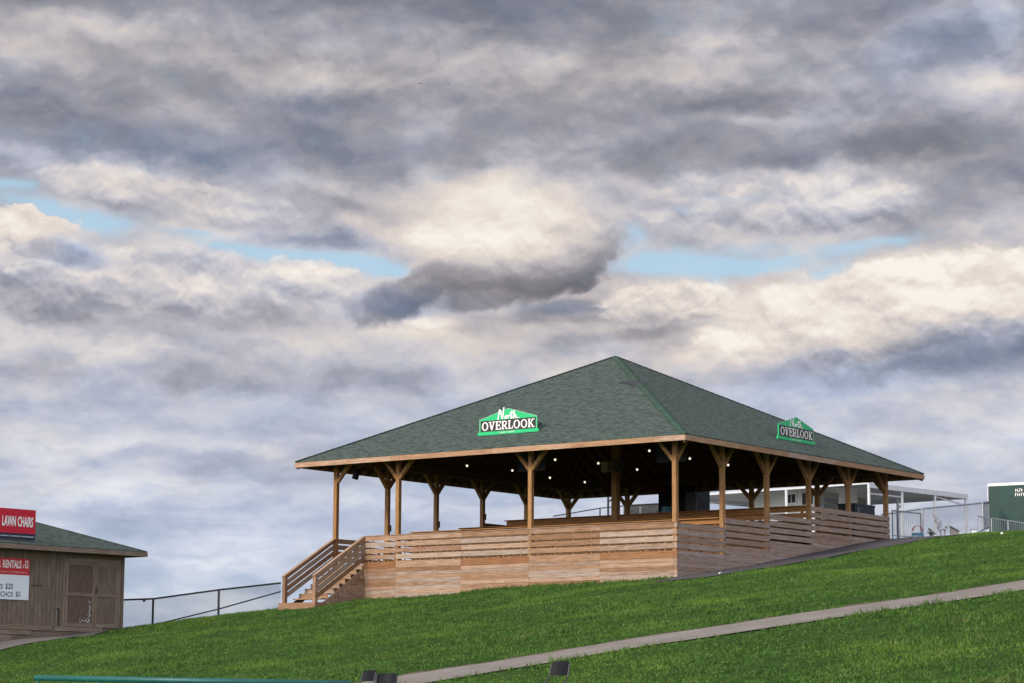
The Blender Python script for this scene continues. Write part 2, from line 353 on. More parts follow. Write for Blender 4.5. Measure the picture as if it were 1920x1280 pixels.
M['plank_shade'] = wood('weathered_shade_plank', [(.36,.255,.195), (.48,.37,.30), (.40,.29,.225), (.54,.43,.37)], (.45,.40,.39), .16)  # right-face copy of plank: weathering plus its cooler shade put into the colour
M['post'] = wood('post_timber', [(.43,.245,.105), (.50,.295,.135), (.38,.21,.085)])
M['counter'] = wood('counter_timber', [(.42,.21,.075), (.48,.26,.10), (.36,.17,.06)])
M['fascia'] = wood('fascia_timber', [(.44,.27,.16), (.54,.36,.23), (.48,.30,.185)], (.50,.42,.38), .05)
M['dark_timber'] = wood('rafter_shade_timber', [(.16,.10,.055), (.20,.125,.07), (.13,.08,.045)])  # rafters; also inner siding and studs, with gap shade put into the tone
M['shed'] = wood('shed_siding_paint', [(.235,.185,.145), (.265,.21,.168), (.215,.168,.134)], (.29,.24,.20), .12, .85)
M['shed_trim'] = wood('shed_trim_paint', [(.30,.235,.185), (.33,.265,.215)], (.36,.31,.265), .12, .8)
M['shed_panel'] = wood('shed_door_panel', [(.19,.138,.112), (.215,.158,.128)], (.28,.23,.20), .05, .85)
M['steel'] = simple('galvanised_steel', (.28,.31,.35), .45, .6)
M['blacksteel'] = simple('black_coated_steel', (.018,.02,.025), .45, .2)
M['white_paint'] = simple('white_paint', (.78,.81,.82), .45, 0, .05)
M['vinyl'] = simple('tent_vinyl', (.70,.74,.78), .5, 0, .06)
t = M['vinyl'].node_tree; tr = t.nodes.new('ShaderNodeBsdfTranslucent'); tr.inputs[0].default_value = (.75, .76, .74, 1); mx = t.nodes.new('ShaderNodeMixShader'); mx.inputs[0].default_value = .2
o_ = [n for n in t.nodes if n.type == 'OUTPUT_MATERIAL'][0]; p_ = [n for n in t.nodes if n.type == 'BSDF_PRINCIPLED'][0]
t.links.new(p_.outputs[0], mx.inputs[1]); t.links.new(tr.outputs[0], mx.inputs[2]); t.links.new(mx.outputs[0], o_.inputs[0])
M['black'] = simple('black_plastic', (.006,.008,.012), .55, 0, .1, 3, .15)
M['darkgrey'] = simple('dark_grey_paint', (.035,.037,.042), .5)
M['midgrey'] = simple('grey_paint', (.10,.105,.11), .7, 0, .3, 6)
M['cream'] = simple('cream_plastic', (.50,.46,.34), .5)
M['green_sign'] = simple('sign_green', (.005,.46,.16), .4, 0, .06)
M['pale_green'] = simple('sign_pale_green', (.25,.52,.36), .5, 0, .05)
M['sign_black'] = simple('sign_charcoal', (.022,.018,.02), .4, 0, .1)
M['white'] = simple('sign_white', (.84,.84,.82), .5, 0, .02)
M['red'] = simple('sign_red', (.56,.010,.035), .45, 0, .06)
M['red2'] = simple('sign_scarlet', (.58,.03,.045), .45, 0, .06)
M['faded_red'] = simple('faded_red', (.42,.09,.10), .6)
M['navy'] = simple('sign_navy', (.012,.02,.05), .5)
M['ink'] = simple('ink', (.02,.025,.04), .6)
M['pale'] = simple('sign_pale', (.78,.84,.93), .5, 0, .03)
M['board_grey'] = simple('board_grey', (.25,.27,.27), .7)
M['trailer_green'] = simple('trailer_green', (.002,.040,.036), .5, 0, .25, .8)
M['rail_green'] = simple('rail_green_paint', (.012,.10,.09), .4, 0, .15)
M['blue'] = simple('blue_tarp', (.10,.30,.42), .6)
M['navybox'] = simple('dark_blue_plastic', (.015,.028,.055), .5)
M['darkred'] = simple('dark_red_banner', (.12,.008,.015), .7)
M['bluetext'] = simple('faded_blue_ink', (.09,.12,.25), .6)
M['tan'] = simple('trailer_tan', (.38,.38,.33), .6, 0, .05)
def shingle(name, a, b2, c3):
    m, t, b = mat(name); uv = uvnode(t)
    br = t.nodes.new('ShaderNodeTexBrick'); t.links.new(uv, br.inputs['Vector']); br.offset = .5; br.offset_frequency = 2
    br.inputs['Color1'].default_value = (*a, 1); br.inputs['Color2'].default_value = (*b2, 1); br.inputs['Mortar'].default_value = (*[x * .45 for x in a], 1)
    br.inputs['Scale'].default_value = 1; br.inputs['Mortar Size'].default_value = .012; br.inputs['Mortar Smooth'].default_value = .3
    br.inputs['Brick Width'].default_value = .33; br.inputs['Row Height'].default_value = .145; br.inputs['Bias'].default_value = -.1
    n1 = noise(t, scalev(t, uv, 5, 9), 1, 5, .65, .6); n2 = noise(t, uv, .35, 3, .5); n3 = noise(t, uv, 28, 2, .6)
    rot = t.nodes.new('ShaderNodeMapping'); rot.inputs['Rotation'].default_value = (0, 0, .6); rot.inputs['Scale'].default_value = (2.6, 5.2, 1); t.links.new(uv, rot.inputs['Vector'])
    n4 = noise(t, rot.outputs[0], 1, 3, .6, .5)
    c = mixc(t, ((n1 - .5) * 3.2 + .38).clamp(), br.outputs['Color'], c3)
    c = mixc(t, ((n4 - .48) * 7).clamp() * .58, c, tuple(x * .38 for x in a))
    c = mixc(t, (n2 * .5 + n3 * .4).clamp() * .35, c, tuple(x * .7 for x in b2))
    t.links.new(c, b.inputs['Base Color']); b.inputs['Roughness'].default_value = .92; b.inputs['Specular IOR Level'].default_value = .2
    bump(t, b, (E(t, br.outputs['Fac']) * -1.0) + n4 * .8 + n3 * .3, .8, .02); return m
M['shingle'] = shingle('green_shingles', (.044,.068,.059), (.068,.096,.084), (.100,.130,.114))
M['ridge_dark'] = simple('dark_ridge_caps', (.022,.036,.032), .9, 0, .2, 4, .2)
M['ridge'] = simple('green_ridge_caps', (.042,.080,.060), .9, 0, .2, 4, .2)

def ground_mat():
    m, t, b = mat('turf_soil'); g = t.nodes.new('ShaderNodeNewGeometry').outputs['Position']
    n1 = noise(t, g, .35, 5, .6); n2 = noise(t, g, 3.2, 6, .65); n3 = noise(t, g, 16, 5, .7)
    c = ramp(t, n2 * .6 + n3 * .4, [(.30, (.012,.030,.006)), (.48, (.030,.075,.012)), (.60, (.050,.110,.018)), (.74, (.075,.140,.028))])
    c = mixc(t, ((n1 - .56) * 6).clamp() * .5, c, (.07, .12, .02))
    n5 = noise(t, g, .9, 6, .7)
    c = mixc(t, ((n5 - .62) * 9).clamp() * .6, c, (.10, .075, .04))
    t.links.new(c, b.inputs['Base Color']); b.inputs['Roughness'].default_value = .95; b.inputs['Specular IOR Level'].default_value = .1
    bump(t, b, n3 + n2, 1.0, .06); return m
M['ground'] = ground_mat()
def blade_mat():
    m, t, b = mat('grass_blades'); g = t.nodes.new('ShaderNodeNewGeometry').outputs['Position']; r = attr(t)
    n1 = noise(t, g, .30, 4, .6); n2 = noise(t, g, 2.4, 5, .65)
    c = ramp(t, r, [(0, (.027,.078,.013)), (.35, (.054,.132,.020)), (.7, (.088,.190,.029)), (.93, (.14,.245,.042)), (1, (.24,.23,.09))])
    c = mixc(t, ((n2 - .47) * 6).clamp() * .85, c, (.020, .064, .012))
    c = mixc(t, ((n1 - .50) * 6).clamp() * .6, c, (.150, .265, .034))
    n6 = noise(t, g, .75, 5, .65); c = mixc(t, ((n6 - .60) * 9).clamp() * .55, c, (.17, .17, .06))
    t.links.new(c, b.inputs['Base Color']); b.inputs['Roughness'].default_value = .6; b.inputs['Specular IOR Level'].default_value = .25
    b.inputs['Subsurface Weight'].default_value = 0
    tr = t.nodes.new('ShaderNodeBsdfTranslucent'); t.links.new(c, tr.inputs[0]); mx = t.nodes.new('ShaderNodeMixShader'); mx.inputs[0].default_value = .25
    t.links.new(b.outputs[0], mx.inputs[1]); t.links.new(tr.outputs[0], mx.inputs[2])
    t.links.new(mx.outputs[0], [n for n in t.nodes if n.type == 'OUTPUT_MATERIAL'][0].inputs[0]); return m
M['blades'] = blade_mat()
def paving(name, a, b2, crack):
    m, t, b = mat(name); g = t.nodes.new('ShaderNodeNewGeometry').outputs['Position']
    n1 = noise(t, g, .8, 6, .65); n2 = noise(t, g, 22, 4, .7)
    c = mixc(t, (n1 * 1.6 + n2 * .5 - .55).clamp(), a, b2)
    u = uvnode(t); s = t.nodes.new('ShaderNodeSeparateXYZ'); t.links.new(u, s.inputs[0]); f = (E(t, s.outputs[0]) * .66)._m('FRACT')
    if crack: c = mixc(t, f.step(.03, .0) * .7, c, tuple(x * .35 for x in a))
    t.links.new(c, b.inputs['Base Color']); b.inputs['Roughness'].default_value = .9; bump(t, b, n2, .4, .01); return m
M['concrete'] = paving('old_concrete', (.12,.105,.092), (.26,.232,.205), False)
M['soil'] = paving('bare_soil', (.075,.045,.028), (.12,.075,.05), False)
M['asphalt'] = paving('asphalt', (.040,.038,.042), (.075,.072,.078), False)
M['asphalt_pale'] = paving('worn_asphalt', (.10,.092,.088), (.15,.138,.13), False)

# ------------------------------------------------------------------ the hillside
def grid_lines(lo, hi, fine_lo, fine_hi, step):
    a = list(np.arange(fine_lo, fine_hi + 1e-6, step)); d = step; x = fine_hi
    while x < hi: d *= 1.25; x += d; a.append(x)
    d = step; x = fine_lo
    while x > lo: d *= 1.25; x -= d; a.insert(0, x)
    return np.array(a)
gx = grid_lines(-1500, 1500, -26, 26, .3); gy = grid_lines(-1500, 2500, 36, 104, .3)
GX, GY = np.meshgrid(gx, gy); GZ = height(GX, GY); nx_, ny_ = len(gx), len(gy)
me = bpy.data.meshes.new('ground'); vv = np.stack([GX, GY, GZ], -1).reshape(-1, 3)
idx = np.arange(nx_ * ny_).reshape(ny_, nx_)
q = np.stack([idx[:-1, :-1], idx[:-1, 1:], idx[1:, 1:], idx[1:, :-1]], -1).reshape(-1, 4)
def mesh_np(me, v, f):
    k = f.shape[1]
    me.vertices.add(len(v)); me.vertices.foreach_set('co', v.astype('f').ravel())
    me.loops.add(f.size); me.loops.foreach_set('vertex_index', f.astype('i').ravel())
    me.polygons.add(len(f)); me.polygons.foreach_set('loop_start', np.arange(0, f.size, k, dtype='i'))
    me.update(calc_edges=True)
mesh_np(me, vv, q); me.polygons.foreach_set('use_smooth', np.ones(len(q), bool)); me.materials.append(M['ground'])
tag(bpy.data.objects.new('ground', me), kind='structure'); col.objects.link(bpy.data.objects['ground'])

def drape(name, m, rows, lift=.03, label=None):     # rows: list of lists of (X, Y)
    b = MB(); acc = 0
    for i in range(len(rows) - 1):
        a, c = rows[i], rows[i + 1]
        L = math.dist(a[0], c[0])
        for j in range(len(a) - 1):
            P = [a[j], a[j + 1], c[j + 1], c[j]]
            b.face([(x, y, float(height(x, y)) + lift) for x, y in P], [(acc, j * .3), (acc, j * .3 + .3), (acc + L, j * .3 + .3), (acc + L, j * .3)])
        acc += L
    return tag(b.build(name, m, smooth=True), kind='structure')
rows = []
for X in np.arange(-30, 40, .4):
    y = float(path_mid(X)); e = .03 * math.sin(X * 1.9) + .03 * math.sin(X * 4.3 + 1)
    rows.append([(X, y + k * (1.30 + e * (1 if k > 0 else .6))) for k in np.linspace(1, -1, 9)])
drape('concrete_path', M['concrete'], rows, .035)
rows = []
for X in np.arange(-30, 40, .25):
    y = float(path_mid(X)); e = .10 * math.sin(X * 2.3) + .09 * math.sin(X * 5.1 + 1) + .06 * math.sin(X * 11)
    rows.append([(X, y + k) for k in np.linspace(1.32 + max(.03, .26 + e), 1.2, 4)])
drape('soil_verge', M['soil'], rows, .028)
rows = []
for tt in np.arange(-2.2, 30, .4):
    so = float(np.interp(tt, ASF_T, ASF_S)); si = -.16 if tt < 16.2 else 3.0
    if tt < 0: si = -.16 - .0 * tt
    rows.append([tuple(N2 + tt * dR + (so + (si - so) * k) * dL) for k in np.linspace(0, 1, 9)])
drape('asphalt_path', M['asphalt'], rows, .035)
# worn tarmac in front of the shed
SC = Vector((-14.94, 91.6, 0)); SA = R_(40); sf = Vector((math.sin(SA), math.cos(SA), 0)); sb = Vector((-math.cos(SA), math.sin(SA), 0))
rows = []
for k in np.arange(.2, 16, .4):
    p = SC - sf * k; wd = .15 + min(2.2, max(0, (k - .2) * .42))
    rows.append([tuple((p - sb * (wd * j) - sb * .02)[:2]) for j in np.linspace(0, 1, 6)])
drape('shed_apron', M['asphalt_pale'], rows, .035)

rows = []
for X in np.arange(3.5, 34, .8):
    rows.append([(X, yy) for yy in np.linspace(138, float(np.interp(X, [3.5, 14.6, 17.2, 19.4, 34], [104, 99.5, 95.5, 94, 93])), 14)])
drape('gravel_yard', M['asphalt_pale'], rows, .03)

# ------------------------------------------------------------------ grass
def masked(X, Y):
    s, tt = st(X, Y)
    jit = .12 * np.sin(X * 7.3 + Y * 3.1) + .08 * np.sin(X * 17 - Y * 11)
    m = (Y - path_mid(X) < 1.46 + jit * 1.6) & (Y - path_mid(X) > -1.2 - jit)
    m |= (s > -.2) & (s < 16.2) & (tt > -.2) & (tt < 17)
    m |= (s > 14.2) & (s < 16.2) & (tt > -3.4) & (tt < 0)
    m |= (s < 0) & (s > np.interp(tt, ASF_T, ASF_S) + jit * 1.2) & (tt > -2.0)
    m |= (s < 3) & (tt > 16) & (s > -5)
    a = -((X - SC.x) * sf.x + (Y - SC.y) * sf.y); bq = (X - SC.x) * sb.x + (Y - SC.y) * sb.y
    m |= (a > 0) & (a < 14) & (bq > -(.1 + np.clip((a - .2) * .42, 0, 2.2)) + jit) & (bq < 6)
    return m
n = 215000
Yt = np.sqrt(rng.uniform(38.0 ** 2, 99.0 ** 2, n)); Xt = Yt * rng.uniform(-.235, .235, n)
patch = np.sin(Xt * .9 + 1.3 * np.sin(Yt * .5)) * np.sin(Yt * .8 + 1.1 * np.sin(Xt * .6)) + .5 * np.sin(Xt * 2.7 + Yt * 1.9) * np.sin(Yt * 3.1 - Xt)
keep = ~masked(Xt, Yt) & (Yt < np.interp(Xt, [-60, -14.9, -9.2, -5, 14.6, 19.4, 60], [96, 94, 97, 99, 99, 94, 91]))
keep &= rng.uniform(0, 1, n) < .76 + .34 * patch
Xt, Yt, patch = Xt[keep], Yt[keep], patch[keep]; n = len(Xt)
Zt = height(Xt, Yt); B = 4
ang = rng.uniform(0, 6.283, (n, B)); hh = rng.uniform(.035, .085, (n, B)) * (1 + .35 * np.clip(patch, -1, 1))[:, None]
sT, tT = st(Xt, Yt)
near = (((tT > -.75) & (tT < 0) & (sT > -.3) & (sT < 14.3)) | ((tT > -3.7) & (tT < 0) & (sT > 13.9) & (sT < 16.4)) | (np.abs(Yt - path_mid(Xt)) < 1.65))[:, None] & (rng.uniform(0, 1, (n, 1)) < .45)
hh = np.where(near, hh * 1.9, hh)
tall = rng.uniform(0, 1, (n, 1)) < .012; hh = np.where(tall, hh * 1.8, hh)
wd = rng.uniform(.010, .022, (n, B)); lean = rng.uniform(.2, 1.1, (n, B)) * hh
bx = Xt[:, None] + rng.normal(0, .035, (n, B)); by = Yt[:, None] + rng.normal(0, .035, (n, B)); bz = np.repeat(Zt[:, None], B, 1) - .012
pa = rng.uniform(0, 6.283, (n, B))
v0 = np.stack([bx - np.cos(pa) * wd, by - np.sin(pa) * wd, bz], -1); v1 = np.stack([bx + np.cos(pa) * wd, by + np.sin(pa) * wd, bz], -1)
v2 = np.stack([bx + np.cos(ang) * lean, by + np.sin(ang) * lean, bz + hh], -1)
vv = np.stack([v0, v1, v2], 2).reshape(-1, 3); ff = np.arange(len(vv)).reshape(-1, 3)
me = bpy.data.meshes.new('grass'); mesh_np(me, vv, ff); me.materials.append(M['blades'])
a_ = me.attributes.new('rnd', 'FLOAT', 'FACE')
tr_ = np.clip(np.repeat(rng.uniform(0, 1, (n, 1)), B, 1) * .7 + rng.uniform(0, .3, (n, B)) + .10 * patch[:, None], 0, 1); a_.data.foreach_set('value', tr_.astype('f').ravel())
go = bpy.data.objects.new('grass', me); col.objects.link(go); tag(go, 'short mown green grass covering the hillside', 'grass', kind='stuff')

# ------------------------------------------------------------------ lettering helpers (flat meshes in x,z, facing -y)
def text_verts(body, shear=0, bold=0.0, spacing=1.0):
    cu = bpy.data.curves.new('t', 'FONT'); cu.body = body; cu.offset = bold; cu.space_character = spacing; cu.shear = shear; cu.extrude = 0
    ob = bpy.data.objects.new('t', cu); col.objects.link(ob); dg = bpy.context.evaluated_depsgraph_get(); me = ob.evaluated_get(dg).to_mesh()
    v = [tuple(p.co) for p in me.vertices]; f = [tuple(p.vertices) for p in me.polygons]
    ob.evaluated_get(dg).to_mesh_clear(); bpy.data.objects.remove(ob); bpy.data.curves.remove(cu); return v, f
def add_text(b, body, x0, x1, z0, z1, y, m=0, **kw):
    v, f = text_verts(body, **kw); xs = [p[0] for p in v]; ys = [p[1] for p in v]
    ax, bx_, ay, by_ = min(xs), max(xs), min(ys), max(ys)
    g = lambda p: (x0 + (p[0] - ax) / (bx_ - ax) * (x1 - x0), y, z0 + (p[1] - ay) / (by_ - ay) * (z1 - z0))
    base = len(b.v); b.v += [g(p) for p in v]
    for q in f:
        q = tuple(base + i for i in q); b.f.append(q); b.uv.append([(0, 0)] * len(q)); b.r.append(.5); b.m.append(m)
_st = [0]
def stroke(b, x0, z0, x1, z1, w, y, m=0):
    d = Vector((x1 - x0, z1 - z0)); L = d.length or 1; nrm = Vector((-d.y, d.x)) / L * w / 2; _st[0] = (_st[0] + 1) % 12; yy = y - .0006 * _st[0]
    P = [(x0 + nrm.x, z0 + nrm.y), (x0 - nrm.x, z0 - nrm.y), (x1 - nrm.x, z1 - nrm.y), (x1 + nrm.x, z1 + nrm.y)]
    b.face([(x, yy, z) for x, z in P], None, .5, m)
def slab_word(b, word, x0, x1, z0, z1, y, m=0):       # heavy slab-serif capitals
    adv = {'O': 1.06, 'V': 1.0, 'E': .86, 'R': .98, 'L': .80, 'K': 1.0}; tot = sum(adv[c] for c in word); u = (x1 - x0) / tot; h = z1 - z0; x = x0
    for c in word:
        a = adv[c] * u; l, r = x + .06 * u, x + a - .06 * u; w = .20 * u; th = .10 * h; s = .105 * u
        X = lambda k: l + (r - l) * k
        Z = lambda k: z0 + h * k
        if c == 'O':
            n_ = 24; cx, cz = (l + r) / 2, (z0 + z1) / 2
            for i in range(n_):
                q = [2 * math.pi * (i + k) / n_ for k in (0, 1)]
                P = []
                for A in q: P.append((cx + math.cos(A) * (r - l) / 2, cz + math.sin(A) * h / 2 * 1.03))
                for A in reversed(q): P.append((cx + math.cos(A) * ((r - l) / 2 - w * .95), cz + math.sin(A) * (h / 2 - th * .9)))
                b.face([(p[0], y, p[1]) for p in reversed(P)], None, .5, m)
        elif c == 'V':
            stroke(b, X(.16), Z(1), X(.5), Z(0), w, y, m); stroke(b, X(.84), Z(1), X(.5), Z(0), w * .62, y, m)
            stroke(b, X(-.04), Z(.96), X(.40), Z(.96), th, y, m); stroke(b, X(.62), Z(.96), X(1.04), Z(.96), th, y, m)
        elif c == 'E':
            stroke(b, X(.22), Z(0), X(.22), Z(1), w, y, m)
            for k in (.05, .95): stroke(b, X(0), Z(k), X(.98), Z(k), th, y, m)
            stroke(b, X(.2), Z(.52), X(.72), Z(.52), th, y, m); stroke(b, X(.72), Z(.36), X(.72), Z(.68), s, y, m)
            stroke(b, X(.96), Z(0), X(.96), Z(.30), s, y, m); stroke(b, X(.96), Z(.72), X(.96), Z(1), s, y, m)
        elif c == 'L':
            stroke(b, X(.28), Z(0), X(.28), Z(1), w, y, m); stroke(b, X(0), Z(.05), X(1), Z(.05), th, y, m)
            stroke(b, X(0), Z(.95), X(.58), Z(.95), th, y, m); stroke(b, X(.96), Z(0), X(.96), Z(.34), s, y, m)
        elif c == 'R':
            stroke(b, X(.22), Z(0), X(.22), Z(1), w, y, m); stroke(b, X(0), Z(.05), X(.46), Z(.05), th, y, m)
            stroke(b, X(0), Z(.95), X(.62), Z(.95), th, y, m); stroke(b, X(.2), Z(.48), X(.62), Z(.48), th, y, m)
            for i in range(8):
                a0, a1 = -math.pi / 2 + math.pi * i / 8, -math.pi / 2 + math.pi * (i + 1) / 8
                stroke(b, X(.58) + math.cos(a0) * .22 * u, Z(.715) + math.sin(a0) * h * .235, X(.58) + math.cos(a1) * .22 * u, Z(.715) + math.sin(a1) * h * .235, w * .75, y, m)
            stroke(b, X(.52), Z(.50), X(.86), Z(.04), w * .85, y, m); stroke(b, X(.72), Z(.05), X(1.06), Z(.05), th, y, m)
        elif c == 'K':
            stroke(b, X(.22), Z(0), X(.22), Z(1), w, y, m)
            for k in (.05, .95): stroke(b, X(0), Z(k), X(.44), Z(k), th, y, m); stroke(b, X(.64), Z(k), X(1.06), Z(k), th, y, m)
            stroke(b, X(.26), Z(.42), X(.84), Z(.96), w * .6, y, m); stroke(b, X(.42), Z(.56), X(.84), Z(.04), w * .9, y, m)
        x += a
def tiny_line(b, x0, x1, z, h, y, m=0, seed=1):         # print too small to be read in the photograph
    r = random.Random(seed); x = x0
    while x < x1:
        wl = r.uniform(.35, .8) * h
        if r.random() > .16:
            stroke(b, x, z, x, z + h, h * .22, y, m); k = r.choice([0, .5, 1]); stroke(b, x, z + h * k, x + wl * .7, z + h * k, h * .22, y, m)
        x += wl + h * .18

# ------------------------------------------------------------------ the pavilion (local x = t along its right-hand side, y = s along its front, z up)
ROTP = math.atan2(dR[1], dR[0]); RT = 1.95              # rail top in local z
pv = empty('pavilion', (N2[0], N2[1], ZB), ROTP, 'large open timber pavilion with green shingled pyramid roof on the hilltop', 'pavilion')
OV = 1.1508; S = 16.0; ZE = RT + 3.0276; ZA = ZE + (13.8206 - 9.2477); SL = (ZA - ZE) / (S / 2 + OV)
b = MB(); lo, hi = -OV, S + OV; cc = S / 2
corn = [(lo, lo), (hi, lo), (hi, hi), (lo, hi)]; LW = hi - lo; LS = math.hypot(LW / 2, ZA - ZE)
for i in range(4):
    p, q = corn[i], corn[(i + 1) % 4]
    b.face([(p[0], p[1], ZE), (q[0], q[1], ZE), (cc, cc, ZA)], [(0, 0), (LW, 0), (LW / 2, LS)])
for i in range(4):
    p, q = corn[i], corn[(i + 1) % 4]
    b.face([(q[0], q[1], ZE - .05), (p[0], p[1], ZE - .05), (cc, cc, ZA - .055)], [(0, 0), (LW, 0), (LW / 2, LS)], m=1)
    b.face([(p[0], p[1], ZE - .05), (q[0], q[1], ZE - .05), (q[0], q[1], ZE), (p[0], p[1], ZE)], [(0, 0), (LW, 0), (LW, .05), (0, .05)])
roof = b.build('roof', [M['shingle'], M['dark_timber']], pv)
for i in range(4):                                       # hip caps
    c0 = Vector((corn[i][0], corn[i][1], ZE)); ap = Vector((cc, cc, ZA)); d = (c0 - ap)
    sx, sy = (1 if corn[i][0] > cc else -1), (1 if corn[i][1] > cc else -1)
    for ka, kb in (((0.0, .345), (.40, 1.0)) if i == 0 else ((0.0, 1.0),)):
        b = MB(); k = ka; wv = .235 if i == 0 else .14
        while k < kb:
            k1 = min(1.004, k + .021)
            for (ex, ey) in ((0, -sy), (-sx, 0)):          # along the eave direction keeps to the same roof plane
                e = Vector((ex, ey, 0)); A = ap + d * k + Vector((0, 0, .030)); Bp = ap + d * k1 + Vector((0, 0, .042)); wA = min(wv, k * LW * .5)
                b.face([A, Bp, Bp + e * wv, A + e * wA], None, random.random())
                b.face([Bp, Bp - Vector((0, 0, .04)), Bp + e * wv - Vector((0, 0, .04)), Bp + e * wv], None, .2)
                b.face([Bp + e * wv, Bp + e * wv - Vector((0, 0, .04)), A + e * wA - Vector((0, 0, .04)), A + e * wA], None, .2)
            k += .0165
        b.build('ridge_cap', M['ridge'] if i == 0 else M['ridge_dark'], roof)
b = MB(); ap = Vector((cc, cc, ZA)); d = Vector((lo, lo, ZE)) - ap
for k, dx_, wv in ((.33, .0, .45), (.345, .12, .95), (.36, .3, .75), (.375, .1, .60), (.39, .0, .5), (.40, .0, .3)):
    A = ap + d * k; nA = A + Vector((0, 0, .02 + random.uniform(0, .012)))
    b.face([nA, nA + d * .022, nA + d * .022 + Vector((0, wv, 0)), nA + Vector((0, wv * .8, 0))], None, .1)
    b.face([nA + Vector((0, 0, .005)), nA + Vector((wv * .5, 0, .005)), nA + d * .02 + Vector((wv * .6, 0, .005)), nA + d * .02 + Vector((0, 0, .005))], None, .1)
b.build('torn_shingles', M['darkgrey'], roof)
for i in range(4):                                       # fascia boards
    p, q = Vector((*corn[i], 0)), Vector((*corn[(i + 1) % 4], 0)); u = (q - p).normalized(); nrm = Vector((u.y, -u.x, 0)); b = MB(); x = 0
    while x < LW - .01:
        x1 = min(LW, x + random.choice([3.6, 4.9, 4.9])); 
        if LW - x1 < 1: x1 = LW
        e0 = .0 if x > 0 else .04; e1 = 0 if x1 < LW else .0
        A = p + u * (x - e0 + .002) + nrm * .02; Bq = p + u * (x1 + e1 - .002) + nrm * .02
        b.beam((A.x, A.y, ZE - .145), (Bq.x, Bq.y, ZE - .145), .04, .19); x = x1
    b.build('fascia', M['fascia'], pv)
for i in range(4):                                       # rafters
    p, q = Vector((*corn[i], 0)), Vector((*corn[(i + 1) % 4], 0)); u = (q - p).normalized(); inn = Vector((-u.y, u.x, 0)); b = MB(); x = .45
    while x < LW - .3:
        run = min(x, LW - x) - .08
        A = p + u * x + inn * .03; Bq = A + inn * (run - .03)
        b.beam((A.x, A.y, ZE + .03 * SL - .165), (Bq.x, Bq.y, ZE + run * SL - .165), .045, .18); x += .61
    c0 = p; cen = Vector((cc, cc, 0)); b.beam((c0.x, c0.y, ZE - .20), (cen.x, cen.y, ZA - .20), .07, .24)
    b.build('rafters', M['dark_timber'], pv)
ZT = RT + 3.03                                            # underside of the perimeter beams
for (p, q) in (((-.1, 0), (S + .1, 0)), ((-.1, S), (S + .1, S)), ((0, .085), (0, S - .085)), ((S, .085), (S, S - .085))):
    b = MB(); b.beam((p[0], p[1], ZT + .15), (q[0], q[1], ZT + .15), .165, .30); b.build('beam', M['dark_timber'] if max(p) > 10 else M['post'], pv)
PW = .165
LV = [(0, 3.2, 0.0), (3.2, 6.4, .35), (6.4, 9.6, .70), (9.6, S, 1.22)]      # terraces: from, to, height above the lowest
def lev(tt): return [z for a, c, z in LV if tt >= a - .01][-1]
posts = [(k * 3.2, 0.0) for k in range(6)] + [(k * 3.2, S) for k in range(6)] + [(0, 6.4), (0, 12.8), (S, 3.2), (S, 6.4), (S, 12.8)]
for (tt, ss) in posts:
    b = MB(); foot = -1.3 if tt < 4 else -.3
    b.box((tt - PW / 2, ss - PW / 2, foot), (tt + PW / 2, ss + PW / 2, ZT)); po = b.build('post', M['post'], pv)
    dirs = []
    if ss in (0, S):
        if tt > .1: dirs.append((-1, 0))
        if tt < S - .1: dirs.append((1, 0))
    if tt in (0, S):
        if ss > .1: dirs.append((0, -1))
        if ss < S - .1: dirs.append((0, 1))
    if (tt, ss) == (0, S): dirs = [(0, -1), (1, 0)]
    if (tt, ss) == (S, 0): dirs = [(-1, 0), (0, 1)]
    for (ex, ey) in dirs:
        b = MB(); e = Vector((ex, ey, 0)); A = Vector((tt, ss, ZT - .78)) + e * .06; Bq = Vector((tt, ss, ZT + .03)) + e * .80
        dd = (Bq - A).normalized(); side = Vector((0, 0, 1)).cross(e)
        b.beam(A, Bq, .135, .135, up=dd.cross(side)); b.build('brace', M['post'], po)
    if ss == S and 3 < tt < 10: 
        b = MB(); b.box((tt + PW / 2 + .002, ss - .09, RT + lev(tt) + .12), (tt + PW / 2 + .07, ss + .02, RT + lev(tt) + .38)); b.build('outlet_box', M['black'], po)
b = MB(); b.box((cc - .13, cc - .13, .3), (cc + .13, cc + .13, ZA - .6)); cp = b.build('post', M['post'], pv)
for (a, c, z) in LV:                                      # terraced decks
    b = MB(); y = -.02; zt = RT - 1.07 + z; x = a + (.03 if a else -.06)
    b.box((x, -.06, zt - .30), (c + .0, S + .06, zt - .045), m=0)
    while x < c - .01:
        b.box((x, -.07, zt - .04), (min(x + .137, c), S + .07, zt)); x += .143
    b.build('deck', M['counter'], pv)
def boards(name, axis, fixed, a, c, z0, z1, pitch, hgt, mt, thick=.036, seg=3.2, first=None, parent=pv, nails=True):
    """horizontal boards on a wall plane, each its own plank, butted at the posts"""
    b = MB(); z = z1; row = 0
    while z > z0 - .001:
        off = 0; x = a
        while x < c - .01:
            sl = seg * (random.choice([1, 1, 2]) if first is None else 1)
            x1 = min(c, (math.floor((x + .01) / 3.2) * 3.2) + sl)
            if x1 <= x: x1 = min(c, x + sl)
            hb = hgt * random.uniform(.985, 1.0); dz = random.uniform(-.003, .003); pt = thick * random.uniform(.9, 1.15)
            if axis == 's': lo_, hi_ = (fixed - pt, x + .003, z - hb + dz), (fixed, x1 - .003, z + dz)
            else: lo_, hi_ = (x + .003, fixed - pt, z - hb + dz), (x1 - .003, fixed, z + dz)
            b.box(lo_, hi_); x = x1
        z -= pitch; row += 1
    return b.build(name, mt, parent)
PF = -PW / 2 - .002                                       # face the boards are nailed to
def gz(tt, ss): p = N2 + tt * dR + ss * dL; return float(height(p[0], p[1])) - ZB
